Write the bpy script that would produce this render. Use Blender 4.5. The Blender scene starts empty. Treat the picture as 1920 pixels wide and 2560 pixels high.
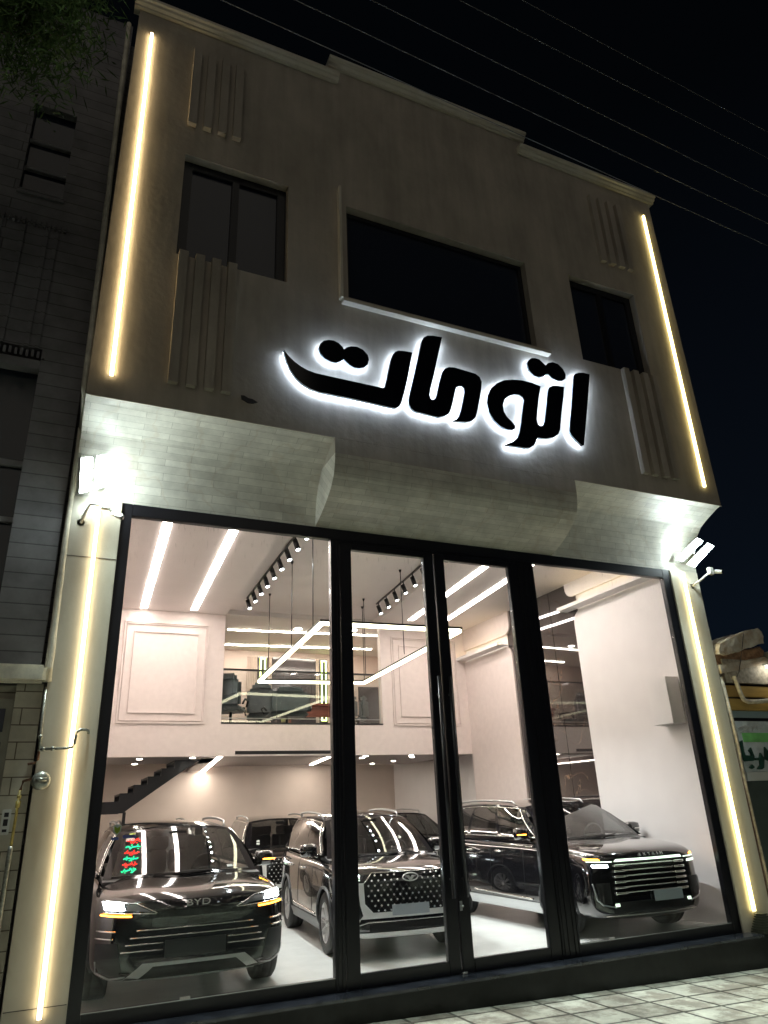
import bpy, bmesh, math, random
from mathutils import Vector, Matrix
from mathutils.bvhtree import BVHTree
random.seed(7)
SC = bpy.context.scene
COL = SC.collection
PI = math.pi

# ------------------------------------------------------------------ camera
cam = bpy.data.cameras.new('camera')
cam.sensor_fit = 'HORIZONTAL'; cam.sensor_width = 36.0; cam.lens = 33.51
cam.clip_start = 0.05; cam.clip_end = 500
co = bpy.data.objects.new('camera', cam); COL.objects.link(co)
RT = Vector((0.9110247, -0.41037895, -0.04028779)); UP = Vector((-0.12490094, -0.36774092, 0.92150223)); FW = Vector((0.39298059, 0.83447932, 0.38627778))
m = Matrix((RT, UP, -FW)).transposed().to_4x4(); m.translation = Vector((0, -8.41036, 1.72))
co.matrix_world = m
SC.camera = co

# ------------------------------------------------------------------ night sky and exposure
w = bpy.data.worlds.new('World'); SC.world = w; w.use_nodes = True
nt = w.node_tree; bg = nt.nodes['Background']
tc = nt.nodes.new('ShaderNodeTexCoord'); sx = nt.nodes.new('ShaderNodeSeparateXYZ'); rp = nt.nodes.new('ShaderNodeValToRGB')
nt.links.new(tc.outputs['Generated'], sx.inputs[0]); nt.links.new(sx.outputs[2], rp.inputs[0]); nt.links.new(rp.outputs[0], bg.inputs[0])
e = rp.color_ramp.elements
e[0].position = 0.0; e[0].color = (0.0016, 0.0032, 0.0062, 1)
e[1].position = 0.75; e[1].color = (0.0004, 0.0006, 0.0009, 1)
x = e.new(0.35); x.color = (0.0011, 0.0018, 0.0031, 1)
bg.inputs[1].default_value = 1.0
SC.view_settings.view_transform = 'Standard'; SC.view_settings.look = 'None'
SC.view_settings.exposure = 1.0; SC.view_settings.gamma = 1
SC.cycles.use_denoising = True
SC.cycles.max_bounces = 10; SC.cycles.diffuse_bounces = 4; SC.cycles.glossy_bounces = 5
SC.cycles.transparent_max_bounces = 24
SC.cycles.sample_clamp_indirect = 6.0
SC.cycles.caustics_reflective = False; SC.cycles.caustics_refractive = False

# faint broad glow of the street, from behind the camera (a very dim, very soft sun)
sl_ = bpy.data.lights.new('street_glow', 'SUN'); sl_.energy = .105; sl_.angle = math.radians(70); sl_.color = (1.0, .91, .76)
so_ = bpy.data.objects.new('street_glow', sl_); COL.objects.link(so_); so_.rotation_euler = (math.radians(62), 0, math.radians(-22))

# ------------------------------------------------------------------ materials
def new_mat(name):
    mt = bpy.data.materials.new(name); mt.use_nodes = True
    return mt, mt.node_tree, mt.node_tree.nodes['Principled BSDF']
def mat(name, col, rough=0.5, metal=0.0, spec=0.5, coat=0.0, var=0.0, vscale=4.0, bump=0.0, bscale=60.0, col2=None, stretch=None, emis=None, es=0.0):
    mt, t, b = new_mat(name)
    b.inputs['Roughness'].default_value = rough; b.inputs['Metallic'].default_value = metal
    b.inputs['Specular IOR Level'].default_value = spec; b.inputs['Coat Weight'].default_value = coat; b.inputs['Coat Roughness'].default_value = 0.01
    if coat: b.inputs['Coat IOR'].default_value = 2.0
    b.inputs['Base Color'].default_value = (*col, 1)
    if var or col2:
        g = t.nodes.new('ShaderNodeTexCoord'); n = t.nodes.new('ShaderNodeTexNoise'); r = t.nodes.new('ShaderNodeValToRGB')
        n.inputs['Scale'].default_value = vscale; n.inputs['Detail'].default_value = 7; n.inputs['Roughness'].default_value = 0.6
        mp = t.nodes.new('ShaderNodeMapping'); mp.inputs['Scale'].default_value = stretch or (1, 1, 1)
        t.links.new(g.outputs['Object'], mp.inputs[0]); t.links.new(mp.outputs[0], n.inputs['Vector']); t.links.new(n.outputs['Fac'], r.inputs[0])
        c2 = col2 or tuple(c * (1 - var) for c in col); c1 = col if col2 else tuple(min(1, c * (1 + var * .5)) for c in col)
        r.color_ramp.elements[0].position = .35; r.color_ramp.elements[1].position = .65
        r.color_ramp.elements[0].color = (*c2, 1); r.color_ramp.elements[1].color = (*c1, 1)
        t.links.new(r.outputs[0], b.inputs['Base Color'])
    if bump:
        g = t.nodes.new('ShaderNodeTexCoord'); n = t.nodes.new('ShaderNodeTexNoise'); n.inputs['Scale'].default_value = bscale; n.inputs['Detail'].default_value = 5
        bp = t.nodes.new('ShaderNodeBump'); bp.inputs['Strength'].default_value = bump; bp.inputs['Distance'].default_value = .01
        t.links.new(g.outputs['Object'], n.inputs['Vector']); t.links.new(n.outputs['Fac'], bp.inputs['Height']); t.links.new(bp.outputs[0], b.inputs['Normal'])
    if es:
        b.inputs['Emission Color'].default_value = (*(emis or col), 1); b.inputs['Emission Strength'].default_value = es
    return mt
def emit(name, col, s):
    mt = bpy.data.materials.new(name); mt.use_nodes = True; t = mt.node_tree; t.nodes.clear()
    o = t.nodes.new('ShaderNodeOutputMaterial'); em = t.nodes.new('ShaderNodeEmission'); em.inputs[0].default_value = (*col, 1); em.inputs[1].default_value = s
    t.links.new(em.outputs[0], o.inputs[0]); return mt
def glass(name, tint=(1, 1, 1), refl=1.0, ior=1.45, rough=0.0, dirt=0.0):
    mt = bpy.data.materials.new(name); mt.use_nodes = True; t = mt.node_tree; t.nodes.clear()
    o = t.nodes.new('ShaderNodeOutputMaterial'); mx = t.nodes.new('ShaderNodeMixShader'); tr = t.nodes.new('ShaderNodeBsdfTransparent'); gl = t.nodes.new('ShaderNodeBsdfGlossy'); fr = t.nodes.new('ShaderNodeFresnel')
    tr.inputs[0].default_value = (*tint, 1); gl.inputs['Roughness'].default_value = rough; gl.inputs[0].default_value = (refl, refl, refl, 1); 
    # both faces of a pane reflect alike: undo the node's inversion on back faces
    gg = t.nodes.new('ShaderNodeNewGeometry'); mi = t.nodes.new('ShaderNodeMix'); mi.inputs[2].default_value = ior; mi.inputs[3].default_value = 1 / ior
    t.links.new(gg.outputs['Backfacing'], mi.inputs['Factor']); t.links.new(mi.outputs[0], fr.inputs[0])
    t.links.new(fr.outputs[0], mx.inputs[0]); t.links.new(tr.outputs[0], mx.inputs[1]); t.links.new(gl.outputs[0], mx.inputs[2])
    last = mx
    if dirt:
        g = t.nodes.new('ShaderNodeTexCoord'); n = t.nodes.new('ShaderNodeTexNoise'); mp = t.nodes.new('ShaderNodeMapping'); r = t.nodes.new('ShaderNodeValToRGB'); m2 = t.nodes.new('ShaderNodeMixShader'); d = t.nodes.new('ShaderNodeBsdfDiffuse')
        mp.inputs['Scale'].default_value = (14, 1, 2.2); n.inputs['Scale'].default_value = 3; n.inputs['Detail'].default_value = 9
        r.color_ramp.elements[0].position = .60; r.color_ramp.elements[1].position = .82; r.color_ramp.elements[1].color = (dirt, dirt, dirt, 1); r.color_ramp.elements[0].color = (0, 0, 0, 1)
        d.inputs[0].default_value = (.7, .7, .68, 1)
        t.links.new(g.outputs['Object'], mp.inputs[0]); t.links.new(mp.outputs[0], n.inputs['Vector']); t.links.new(n.outputs['Fac'], r.inputs[0]); t.links.new(r.outputs[0], m2.inputs[0])
        sz = t.nodes.new('ShaderNodeSeparateXYZ'); zr_ = t.nodes.new('ShaderNodeMapRange'); zr_.inputs['From Min'].default_value = 4.35; zr_.inputs['From Max'].default_value = 5.15; ml = t.nodes.new('ShaderNodeMath'); ml.operation = 'MULTIPLY'
        t.links.new(g.outputs['Object'], sz.inputs[0]); t.links.new(sz.outputs[2], zr_.inputs[0]); t.links.new(r.outputs[0], ml.inputs[0]); t.links.new(zr_.outputs[0], ml.inputs[1]); t.links.new(ml.outputs[0], m2.inputs[0])
        t.links.new(mx.outputs[0], m2.inputs[1]); t.links.new(d.outputs[0], m2.inputs[2]); last = m2
    t.links.new(last.outputs[0], o.inputs[0]); return mt
def brickmat(name, c1, c2, cm, bw, bh, mort, axes='XZ', offset=.5, rough=.6, veins=None, bump=.3, mbump=True, spec=.4, tilt=0.0):
    """Masonry, tile or stone courses laid out in the surface's own plane, with optional veins."""
    mt, t, b = new_mat(name)
    g = t.nodes.new('ShaderNodeTexCoord'); s = t.nodes.new('ShaderNodeSeparateXYZ'); cb = t.nodes.new('ShaderNodeCombineXYZ'); br = t.nodes.new('ShaderNodeTexBrick')
    t.links.new(g.outputs['Object'], s.inputs[0])
    ix = {'X': 0, 'Y': 1, 'Z': 2}
    t.links.new(s.outputs[ix[axes[0]]], cb.inputs[0])
    if len(axes) == 3:   # sum of two axes: courses that follow a curved soffit
        ad = t.nodes.new('ShaderNodeMath'); ad.operation = 'SUBTRACT'
        t.links.new(s.outputs[ix[axes[1]]], ad.inputs[0]); t.links.new(s.outputs[ix[axes[2]]], ad.inputs[1]); t.links.new(ad.outputs[0], cb.inputs[1])
    else:
        t.links.new(s.outputs[ix[axes[1]]], cb.inputs[1])
    br.inputs['Scale'].default_value = 1; br.inputs['Brick Width'].default_value = bw; br.inputs['Row Height'].default_value = bh; br.inputs['Mortar Size'].default_value = mort
    br.inputs['Mortar Smooth'].default_value = .2; br.offset = offset; br.inputs['Bias'].default_value = 0
    br.inputs['Color1'].default_value = (*c1, 1); br.inputs['Color2'].default_value = (*c2, 1); br.inputs['Mortar'].default_value = (*cm, 1)
    t.links.new(cb.outputs[0], br.inputs['Vector'])
    n = t.nodes.new('ShaderNodeTexNoise'); n.inputs['Scale'].default_value = 3.2; n.inputs['Detail'].default_value = 9; n.inputs['Roughness'].default_value = .65
    t.links.new(g.outputs['Object'], n.inputs['Vector'])
    mr = t.nodes.new('ShaderNodeMapRange'); mr.inputs['From Min'].default_value = .3; mr.inputs['From Max'].default_value = .7; mr.inputs['To Min'].default_value = .72; mr.inputs['To Max'].default_value = 1.12
    t.links.new(n.outputs['Fac'], mr.inputs[0])
    mx = t.nodes.new('ShaderNodeVectorMath'); mx.operation = 'SCALE'; t.links.new(br.outputs['Color'], mx.inputs[0]); t.links.new(mr.outputs[0], mx.inputs['Scale'])
    src = mx.outputs[0]
    if veins:
        wv = t.nodes.new('ShaderNodeTexWave'); wv.inputs['Scale'].default_value = 1.1; wv.inputs['Distortion'].default_value = 9; wv.inputs['Detail'].default_value = 4; wv.inputs['Detail Scale'].default_value = 1.4
        wv.bands_direction = 'DIAGONAL'; r = t.nodes.new('ShaderNodeValToRGB'); r.color_ramp.elements[0].position = .0; r.color_ramp.elements[0].color = (1, 1, 1, 1); r.color_ramp.elements[1].position = .035; r.color_ramp.elements[1].color = (0, 0, 0, 1)
        mc = t.nodes.new('ShaderNodeMix'); mc.data_type = 'RGBA'
        fm = t.nodes.new('ShaderNodeMath'); fm.operation = 'MULTIPLY'; fm.inputs[1].default_value = .22
        t.links.new(g.outputs['Object'], wv.inputs['Vector']); t.links.new(wv.outputs['Fac'], r.inputs[0]); t.links.new(r.outputs[0], fm.inputs[0]); t.links.new(fm.outputs[0], mc.inputs['Factor']); t.links.new(src, mc.inputs[6]); mc.inputs[7].default_value = (*veins, 1)
        src = mc.outputs[2]
    t.links.new(src, b.inputs['Base Color'])
    b.inputs['Roughness'].default_value = rough; b.inputs['Specular IOR Level'].default_value = spec
    bp = t.nodes.new('ShaderNodeBump'); bp.inputs['Strength'].default_value = bump; bp.inputs['Distance'].default_value = .01; bp.invert = True
    t.links.new(br.outputs['Fac'], bp.inputs['Height']); t.links.new(bp.outputs[0], b.inputs['Normal'])
    return mt
def marble_mat(name):
    mt, t, b = new_mat(name)
    g = t.nodes.new('ShaderNodeTexCoord'); n = t.nodes.new('ShaderNodeTexNoise'); n.inputs['Scale'].default_value = .9; n.inputs['Detail'].default_value = 6; n.inputs['Distortion'].default_value = 1.2
    r = t.nodes.new('ShaderNodeValToRGB'); E = r.color_ramp.elements
    E[0].position = .4965; E[0].color = (.035, .027, .027, 1); E[1].position = .5035; E[1].color = (.035, .027, .027, 1)
    k = E.new(.50); k.color = (.26, .16, .10, 1)
    t.links.new(g.outputs['Object'], n.inputs['Vector']); t.links.new(n.outputs['Fac'], r.inputs[0]); t.links.new(r.outputs[0], b.inputs['Base Color'])
    b.inputs['Roughness'].default_value = .03; b.inputs['Specular IOR Level'].default_value = 1.0; b.inputs['Coat Weight'].default_value = 1; b.inputs['Coat IOR'].default_value = 1.9; b.inputs['Coat Roughness'].default_value = .01
    # cut slabs: each tile sits a hair off plane, so reflections break at the joints
    s = t.nodes.new('ShaderNodeSeparateXYZ'); cb = t.nodes.new('ShaderNodeCombineXYZ'); vo = t.nodes.new('ShaderNodeTexNoise'); vo.inputs['Scale'].default_value = 1.3; bp = t.nodes.new('ShaderNodeBump'); bp.inputs['Strength'].default_value = .10
    t.links.new(g.outputs['Object'], vo.inputs['Vector']); t.links.new(vo.outputs['Fac'], bp.inputs['Height']); t.links.new(bp.outputs[0], b.inputs['Normal']); t.links.new(bp.outputs[0], b.inputs['Coat Normal'])
    return mt

M = {}
M['stucco'] = mat('trowelled_plaster', (.50, .45, .37), .75, col2=(.37, .335, .275), vscale=1.6, stretch=(1, 1, .55), bump=.55, bscale=11)
# rain streaks and dust on the plaster, as stains of the wall itself
t = M['stucco'].node_tree; b_ = t.nodes['Principled BSDF']; src = b_.inputs['Base Color'].links[0].from_socket
g = t.nodes.new('ShaderNodeTexCoord'); mp_ = t.nodes.new('ShaderNodeMapping'); mp_.inputs['Scale'].default_value = (5, 5, .35); n = t.nodes.new('ShaderNodeTexNoise'); n.inputs['Scale'].default_value = 1.5; n.inputs['Detail'].default_value = 8
r = t.nodes.new('ShaderNodeValToRGB'); r.color_ramp.elements[0].position = .38; r.color_ramp.elements[1].position = .60; r.color_ramp.elements[0].color = (.90, .895, .885, 1); r.color_ramp.elements[1].color = (1, 1, 1, 1)
mx = t.nodes.new('ShaderNodeMix'); mx.data_type = 'RGBA'; mx.blend_type = 'MULTIPLY'; mx.inputs['Factor'].default_value = 1
t.links.new(g.outputs['Object'], mp_.inputs[0]); t.links.new(mp_.outputs[0], n.inputs['Vector']); t.links.new(n.outputs['Fac'], r.inputs[0]); t.links.new(src, mx.inputs[6]); t.links.new(r.outputs[0], mx.inputs[7]); t.links.new(mx.outputs[2], b_.inputs['Base Color'])
M['stone'] = brickmat('cream_stone_strips', (.72, .70, .61), (.60, .58, .50), (.33, .31, .25), .62, .118, .0022, axes='XZY', veins=(.46, .36, .24), rough=.38, bump=.2)
M['stoneflat'] = mat('cream_stone_slab', (.60, .58, .47), .35, var=.22, vscale=2.2, bump=.08, bscale=12)
M['pil'] = mat('cream_travertine', (.68, .65, .55), .32, col2=(.57, .53, .42), vscale=1.7, stretch=(1, 1, .5), bump=.08, bscale=30)
M['frame'] = mat('black_aluminium', (.010, .010, .013), .28, spec=.5, bump=.03, bscale=8)
M['wframe'] = mat('dark_window_frame', (.008, .009, .012), .35)
M['dglass'] = mat('dark_night_glass', (.020, .026, .042), .10, spec=.5)
M['glass'] = glass('clear_shop_glass', (.95, .97, .96), .8, 1.38, 0, .25)
M['railglass'] = glass('rail_glass', (.90, .93, .93), 1.0, 1.5)
M['white'] = mat('white_wallpaper', (.76, .67, .635), .6, var=.05, vscale=9, bump=.12, bscale=70)
M['whiteR'] = mat('white_painted_wall', (.82, .79, .78), .5, var=.03, vscale=3)
M['ceil'] = mat('matt_ceiling_paint', (.72, .66, .64), .65, var=.03, vscale=2)
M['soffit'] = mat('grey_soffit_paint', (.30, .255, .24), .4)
M['backwall'] = mat('beige_back_wall', (.70, .60, .53), .6, var=.05, vscale=2)
M['floor'] = mat('glossy_white_floor', (.80, .83, .80), .20, var=.05, vscale=3, spec=.6)
M['marble'] = marble_mat('black_gold_marble')
M['black'] = mat('matt_black', (.012, .012, .013), .45)
M['blackgl'] = mat('gloss_black', (.008, .008, .010), .07, spec=.6)
M['plinth'] = mat('black_granite', (.007, .009, .008), .30, var=.5, vscale=8, spec=.35)
M['plinthtop'] = mat('polished_black_granite', (.03, .035, .045), .12, var=.5, vscale=5, spec=.8)
M['signface'] = mat('sign_black_acrylic', (.004, .005, .008), .10, spec=.4)
M['signside'] = mat('sign_side_acrylic', (.62, .66, .70), .3)
M['warmled'] = emit('warm_led', (1.0, .76, .42), 7.5)
M['warmled3'] = emit('warm_led_low', (1.0, .78, .46), 4.5)
M['warmled2'] = emit('warm_led_yellow', (1.0, .80, .32), 5)
M['halo'] = emit('cool_white_halo_led', (.62, .76, 1.0), 18)
M['flood'] = emit('floodlight_led', (.86, 1.0, 1.0), 42)
M['strip'] = emit('ceiling_strip_led', (1.0, .86, .80), 20)
M['strip3'] = emit('soffit_strip_led', (1.0, .86, .76), 30)
M['strip2'] = emit('office_strip_led', (1.0, .86, .74), 42)
M['pend'] = emit('pendant_led', (1.0, .90, .62), 5)
M['cove'] = emit('cove_led', (1.0, .74, .36), 4)
M['spot'] = emit('spot_lens', (.90, .94, 1.0), 25)
M['down'] = emit('downlight_lens', (1.0, .90, .80), 40)
M['tube'] = emit('shop_tube', (1, .95, .82), 9)
M['metalw'] = mat('white_powder_coat', (.62, .62, .58), .4)
M['pipe'] = mat('galvanised_pipe', (.34, .35, .31), .38, metal=.7, var=.4, vscale=30)
M['pipey'] = mat('yellow_gas_pipe', (.46, .36, .10), .45, var=.3, vscale=20)
M['pipeold'] = mat('old_pvc_pipe', (.48, .43, .34), .6, var=.4, vscale=14)
M['rust'] = mat('rusty_fitting', (.20, .11, .07), .7, var=.5, vscale=30)
M['leftwall'] = brickmat('grey_brick_slips', (.29, .285, .29), (.235, .23, .24), (.13, .125, .13), 2.6, .172, .007, axes='XZ', rough=.75, bump=.5)
M['lowwall'] = brickmat('pale_stone_courses', (.60, .56, .45), (.52, .48, .38), (.17, .14, .10), .5, .168, .006, axes='XZ', rough=.75, bump=.6)
M['trim'] = mat('cream_plaster_trim', (.82, .78, .64), .6, var=.25, vscale=6, bump=.3, bscale=20)
M['cream'] = mat('cream_metal_door', (.30, .29, .23), .5, var=.2, vscale=5)
M['concrete'] = mat('broken_concrete', (.62, .57, .47), .9, col2=(.44, .33, .22), vscale=5, bump=1.0, bscale=18)
M['brickor'] = mat('orange_brick', (.42, .24, .13), .85, var=.4, vscale=10, bump=.6, bscale=25)
M['yellow'] = mat('mustard_fascia', (.47, .30, .07), .55, var=.3, vscale=3, stretch=(.4, 1, 3))

M['signbg'] = mat('faded_sign_vinyl', (.66, .70, .70), .5, col2=(.48, .54, .55), vscale=9)
M['signgr'] = mat('green_sign_band', (.22, .60, .18), .5, var=.2)
M['signtx'] = mat('dark_green_lettering', (.015, .055, .035), .4)
M['shutter'] = mat('grey_green_shutter', (.075, .095, .085), .55, var=.2)
M['bark'] = mat('bark', (.08, .06, .04), .9)
M['leaf'] = mat('leaf', (.075, .13, .045), .95, var=.7, vscale=2.5, spec=.1)
M['wire'] = mat('power_wire', (.20, .21, .22), .5)
M['chair'] = mat('grey_leather', (.15, .165, .17), .42, var=.2, vscale=6)
M['desk'] = mat('red_brown_wood', (.20, .055, .03), .3, var=.3, vscale=4, stretch=(1, 6, 6))
M['panel'] = mat('dark_panel', (.07, .06, .062), .12, var=.2, vscale=2)
M['ribbed'] = mat('ribbed_pink_panel', (.62, .50, .44), .5)
M['lime'] = emit('lime_sconce_led', (.85, 1.0, .32), 4)
M['stair'] = mat('stair_black_steel', (.018, .018, .02), .4)
M['bollard'] = mat('ribbed_rubber', (.055, .06, .04), .45)
# car materials
M['paint'] = mat('black_car_paint', (.006, .006, .008), .12, spec=.3, coat=1.0)
M['cglass'] = glass('tinted_car_glass', (.30, .31, .31), 1.0, 1.8)
M['wscreen'] = glass('windscreen_glass', (.62, .65, .64), 1.0, 1.9)
M['chrome'] = mat('chrome', (.86, .84, .80), .17, metal=1)
M['bright'] = mat('bright_badge', (.72, .72, .70), .25, metal=.35)
M['satin'] = mat('satin_silver', (.50, .51, .52), .28, metal=.9)
M['skid'] = mat('painted_silver', (.74, .76, .76), .38)
M['alloy'] = mat('bright_alloy', (.66, .66, .66), .28, metal=.5)
M['dsatin'] = mat('dark_chrome', (.20, .20, .20), .18, metal=.95)
M['tyre'] = mat('tyre_rubber', (.014, .014, .014), .65, bump=.3, bscale=90)
M['clad'] = mat('grey_cladding', (.05, .053, .057), .4)
M['inter'] = mat('car_interior', (.022, .022, .024), .6)
M['interg'] = mat('car_interior_grey', (.10, .10, .10), .6)
M['lens'] = mat('headlamp_reflector', (.42, .43, .46), .22, metal=.4)
M['lampglass'] = mat('headlamp_dark', (.03, .032, .036), .06, spec=.8, coat=1)
M['drl'] = emit('daylight_lamp', (.85, .92, 1.0), 40)
M['drlsoft'] = emit('soft_light_bar', (.80, 1.0, .78), 1.5)
M['amber'] = emit('amber_indicator', (1.0, .32, .03), 9)
M['plate'] = mat('blank_grey_plate', (.40, .45, .50), .5)
M['lblgreen'] = mat('green_sticker', (.36, .50, .04), .5)
M['lblwhite'] = mat('white_sticker', (.62, .70, .68), .5)
M['lblblue'] = mat('blue_sticker', (.10, .13, .42), .5)
M['neonr'] = emit('red_led_script', (1.0, .03, .02), 2.2)  # emission standing in for lettering reflected in the pane
M['neong'] = emit('green_led_script', (.02, 1.0, .35), 1.6)  # green lines of the same imitated reflection

# ------------------------------------------------------------------ mesh helpers
class MB:
    def __init__(s): s.v = []; s.f = []; s.sm = []
    def add(s, V, F, smooth=False):
        o = len(s.v); s.v += [tuple(p) for p in V]; s.f += [[i + o for i in f] for f in F]; s.sm += [smooth] * len(F); return s
    def box(s, x0, x1, y0, y1, z0, z1):
        V = [(x, y, z) for x in (x0, x1) for y in (y0, y1) for z in (z0, z1)]
        return s.add(V, [(0, 1, 3, 2), (4, 6, 7, 5), (0, 4, 5, 1), (2, 3, 7, 6), (0, 2, 6, 4), (1, 5, 7, 3)])
    def obox(s, a, b, wx, wz, up=(0, 0, 1)):
        a = Vector(a); b = Vector(b); d = (b - a).normalized(); u = Vector(up); r = d.cross(u).normalized(); u = r.cross(d)
        V = []
        for p in (a, b):
            for i, j in ((-1, -1), (1, -1), (1, 1), (-1, 1)): V.append(p + r * wx / 2 * i + u * wz / 2 * j)
        return s.add(V, [(0, 3, 2, 1), (4, 5, 6, 7), (0, 1, 5, 4), (1, 2, 6, 5), (2, 3, 7, 6), (3, 0, 4, 7)])
    def tube(s, pts, r, n=8, caps=True):
        pts = [Vector(p) for p in pts]; rr = r if isinstance(r, (list, tuple)) else [r] * len(pts); V = []; F = []
        for i, p in enumerate(pts):
            d = (pts[min(i + 1, len(pts) - 1)] - pts[max(i - 1, 0)]).normalized(); a = Vector((0, 0, 1)) if abs(d.z) < .9 else Vector((1, 0, 0))
            u = d.cross(a).normalized(); v = d.cross(u)
            for k in range(n): t = 2 * PI * k / n; V.append(p + (u * math.cos(t) + v * math.sin(t)) * rr[i])
        for i in range(len(pts) - 1):
            for k in range(n): F.append((i * n + k, i * n + (k + 1) % n, (i + 1) * n + (k + 1) % n, (i + 1) * n + k))
        if caps: F.append(tuple(range(n))[::-1]); F.append(tuple((len(pts) - 1) * n + k for k in range(n)))
        return s.add(V, F, True)
    def lathe(s, prof, c=(0, 0, 0), axis='z', n=24, closed=False):
        """prof: (radius, height) pairs turned about an axis through c"""
        V = []; F = []; m_ = len(prof)
        for k in range(n):
            t = 2 * PI * k / n
            for r, h in prof:
                a, b_ = r * math.cos(t), r * math.sin(t)
                V.append({'z': (c[0] + a, c[1] + b_, c[2] + h), 'x': (c[0] + h, c[1] + a, c[2] + b_), 'y': (c[0] + a, c[1] + h, c[2] + b_)}[axis])
        for k in range(n):
            for i in range(m_ - 1 + (1 if closed else 0)):
                F.append((k * m_ + i, ((k + 1) % n) * m_ + i, ((k + 1) % n) * m_ + (i + 1) % m_, k * m_ + (i + 1) % m_))
        return s.add(V, F, True)
    def prism(s, poly, a0, a1, axis='y'):
        """polygon in the plane across the axis, extruded from a0 to a1; concave outlines are triangulated"""
        from mathutils.geometry import tessellate_polygon
        n = len(poly)
        def P(p, a): return {'y': (p[0], a, p[1]), 'x': (a, p[0], p[1]), 'z': (p[0], p[1], a)}[axis]
        V = [P(p, a0) for p in poly] + [P(p, a1) for p in poly]
        tri = tessellate_polygon([[Vector((p[0], p[1], 0)) for p in poly]])
        F = [tuple(t) for t in tri] + [tuple(i + n for i in t)[::-1] for t in tri] + [(i, (i + 1) % n, (i + 1) % n + n, i + n) for i in range(n)]
        return s.add(V, F)
    def grid(s, fn, nu, nv, smooth=True):
        V = [fn(i / nu, j / nv) for j in range(nv + 1) for i in range(nu + 1)]
        F = [(j * (nu + 1) + i, j * (nu + 1) + i + 1, (j + 1) * (nu + 1) + i + 1, (j + 1) * (nu + 1) + i) for j in range(nv) for i in range(nu)]
        return s.add(V, F, smooth)
    def build(s, name, material, parent=None, bevel=0, fix=True, loc=None):
        me = bpy.data.meshes.new(name); me.from_pydata(s.v, [], s.f); me.polygons.foreach_set('use_smooth', s.sm)
        if fix or bevel:
            bm = bmesh.new(); bm.from_mesh(me)
            if fix: bmesh.ops.recalc_face_normals(bm, faces=bm.faces)
            if bevel: bmesh.ops.bevel(bm, geom=list(bm.edges), offset=bevel, segments=2, affect='EDGES', clamp_overlap=True)
            bm.to_mesh(me); bm.free()
        me.materials.append(material); o = bpy.data.objects.new(name, me); COL.objects.link(o)
        if parent: o.parent = parent
        if loc: o.location = loc
        return o
def islands(mb):
    par = list(range(len(mb.v)))
    def f(i):
        while par[i] != i: par[i] = par[par[i]]; i = par[i]
        return i
    for fc in mb.f:
        for i in fc[1:]: par[f(i)] = f(fc[0])
    out = {}
    for fc, s in zip(mb.f, mb.sm): out.setdefault(f(fc[0]), []).append((fc, s))
    res = []
    for L in out.values():
        ids = sorted({i for fc, _ in L for i in fc}); mp = {a: b for b, a in enumerate(ids)}; q = MB()
        q.v = [mb.v[i] for i in ids]; q.f = [[mp[i] for i in fc] for fc, _ in L]; q.sm = [s for _, s in L]; res.append(q)
    return res
def tag(o, label=None, cat=None, group=None, kind=None):
    if label: o['label'] = label
    if cat: o['category'] = cat
    if group: o['group'] = group
    if kind: o['kind'] = kind
    return o
def empty(name, loc, label, cat, group=None, rz=0):
    o = bpy.data.objects.new(name, None); COL.objects.link(o); o.location = loc; o.rotation_euler.z = rz; o.empty_display_size = .2
    return tag(o, label, cat, group)
def B(name, material, parent, x0, x1, y0, y1, z0, z1, bevel=0):
    p = parent.location if parent else Vector((0, 0, 0))
    return MB().box(x0 - p.x, x1 - p.x, y0 - p.y, y1 - p.y, z0 - p.z, z1 - p.z).build(name, material, parent, bevel)
def copy_tree(o, parent=None):
    c = o.copy(); COL.objects.link(c); c.parent = parent
    for ch in o.children: copy_tree(ch, c)
    return c
def text_mesh(txt, size, depth, name, material, parent, mtx, spacing=1.0):
    cu = bpy.data.curves.new('t', 'FONT'); cu.body = txt; cu.size = size; cu.extrude = depth; cu.align_x = 'CENTER'; cu.space_character = spacing
    t = bpy.data.objects.new('t', cu); COL.objects.link(t); dg = bpy.context.evaluated_depsgraph_get(); dg.update()
    me = bpy.data.meshes.new_from_object(t.evaluated_get(dg)); bpy.data.objects.remove(t); bpy.data.curves.remove(cu)
    me.transform(mtx); me.materials.clear(); me.materials.append(material)
    o = bpy.data.objects.new(name, me); COL.objects.link(o); o.parent = parent; return o
def GZ(x): return -.195 - .0234 * x          # the pavement falls gently along the street

def W(mb, name, material, parent, bevel=0, fix=True):
    """link a mesh given in scene coordinates under a parent standing at its own base"""
    o = mb.build(name, material, parent, bevel, fix); o.location = -parent.location; return o

def WS(mb, name, material, parent, bevel=0):
    """the same, but every loose piece becomes a part of its own"""
    for q in islands(mb): W(q, name, material, parent, bevel)

# ================================================================== GROUND
g = MB().add([(-60, -60, GZ(-60)), (60, -60, GZ(60)), (60, 40, GZ(60)), (-60, 40, GZ(-60))], [(0, 1, 2, 3)]).build('ground', mat('ground_asphalt', (.06, .06, .058), .8, var=.2, vscale=6))
g.location.z = -.02; tag(g, kind='structure')
pv = MB().add([(-30, -5.2, GZ(-30)), (40, -5.2, GZ(40)), (40, .6, GZ(40)), (-30, .6, GZ(-30))], [(0, 1, 2, 3)]).build('pavement', brickmat('pavement_tiles', (.58, .58, .51), (.30, .29, .25), (.075, .075, .06), .54, .50, .022, axes='XY', offset=.0, rough=.55, bump=.9))
tag(pv, kind='structure')
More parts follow.
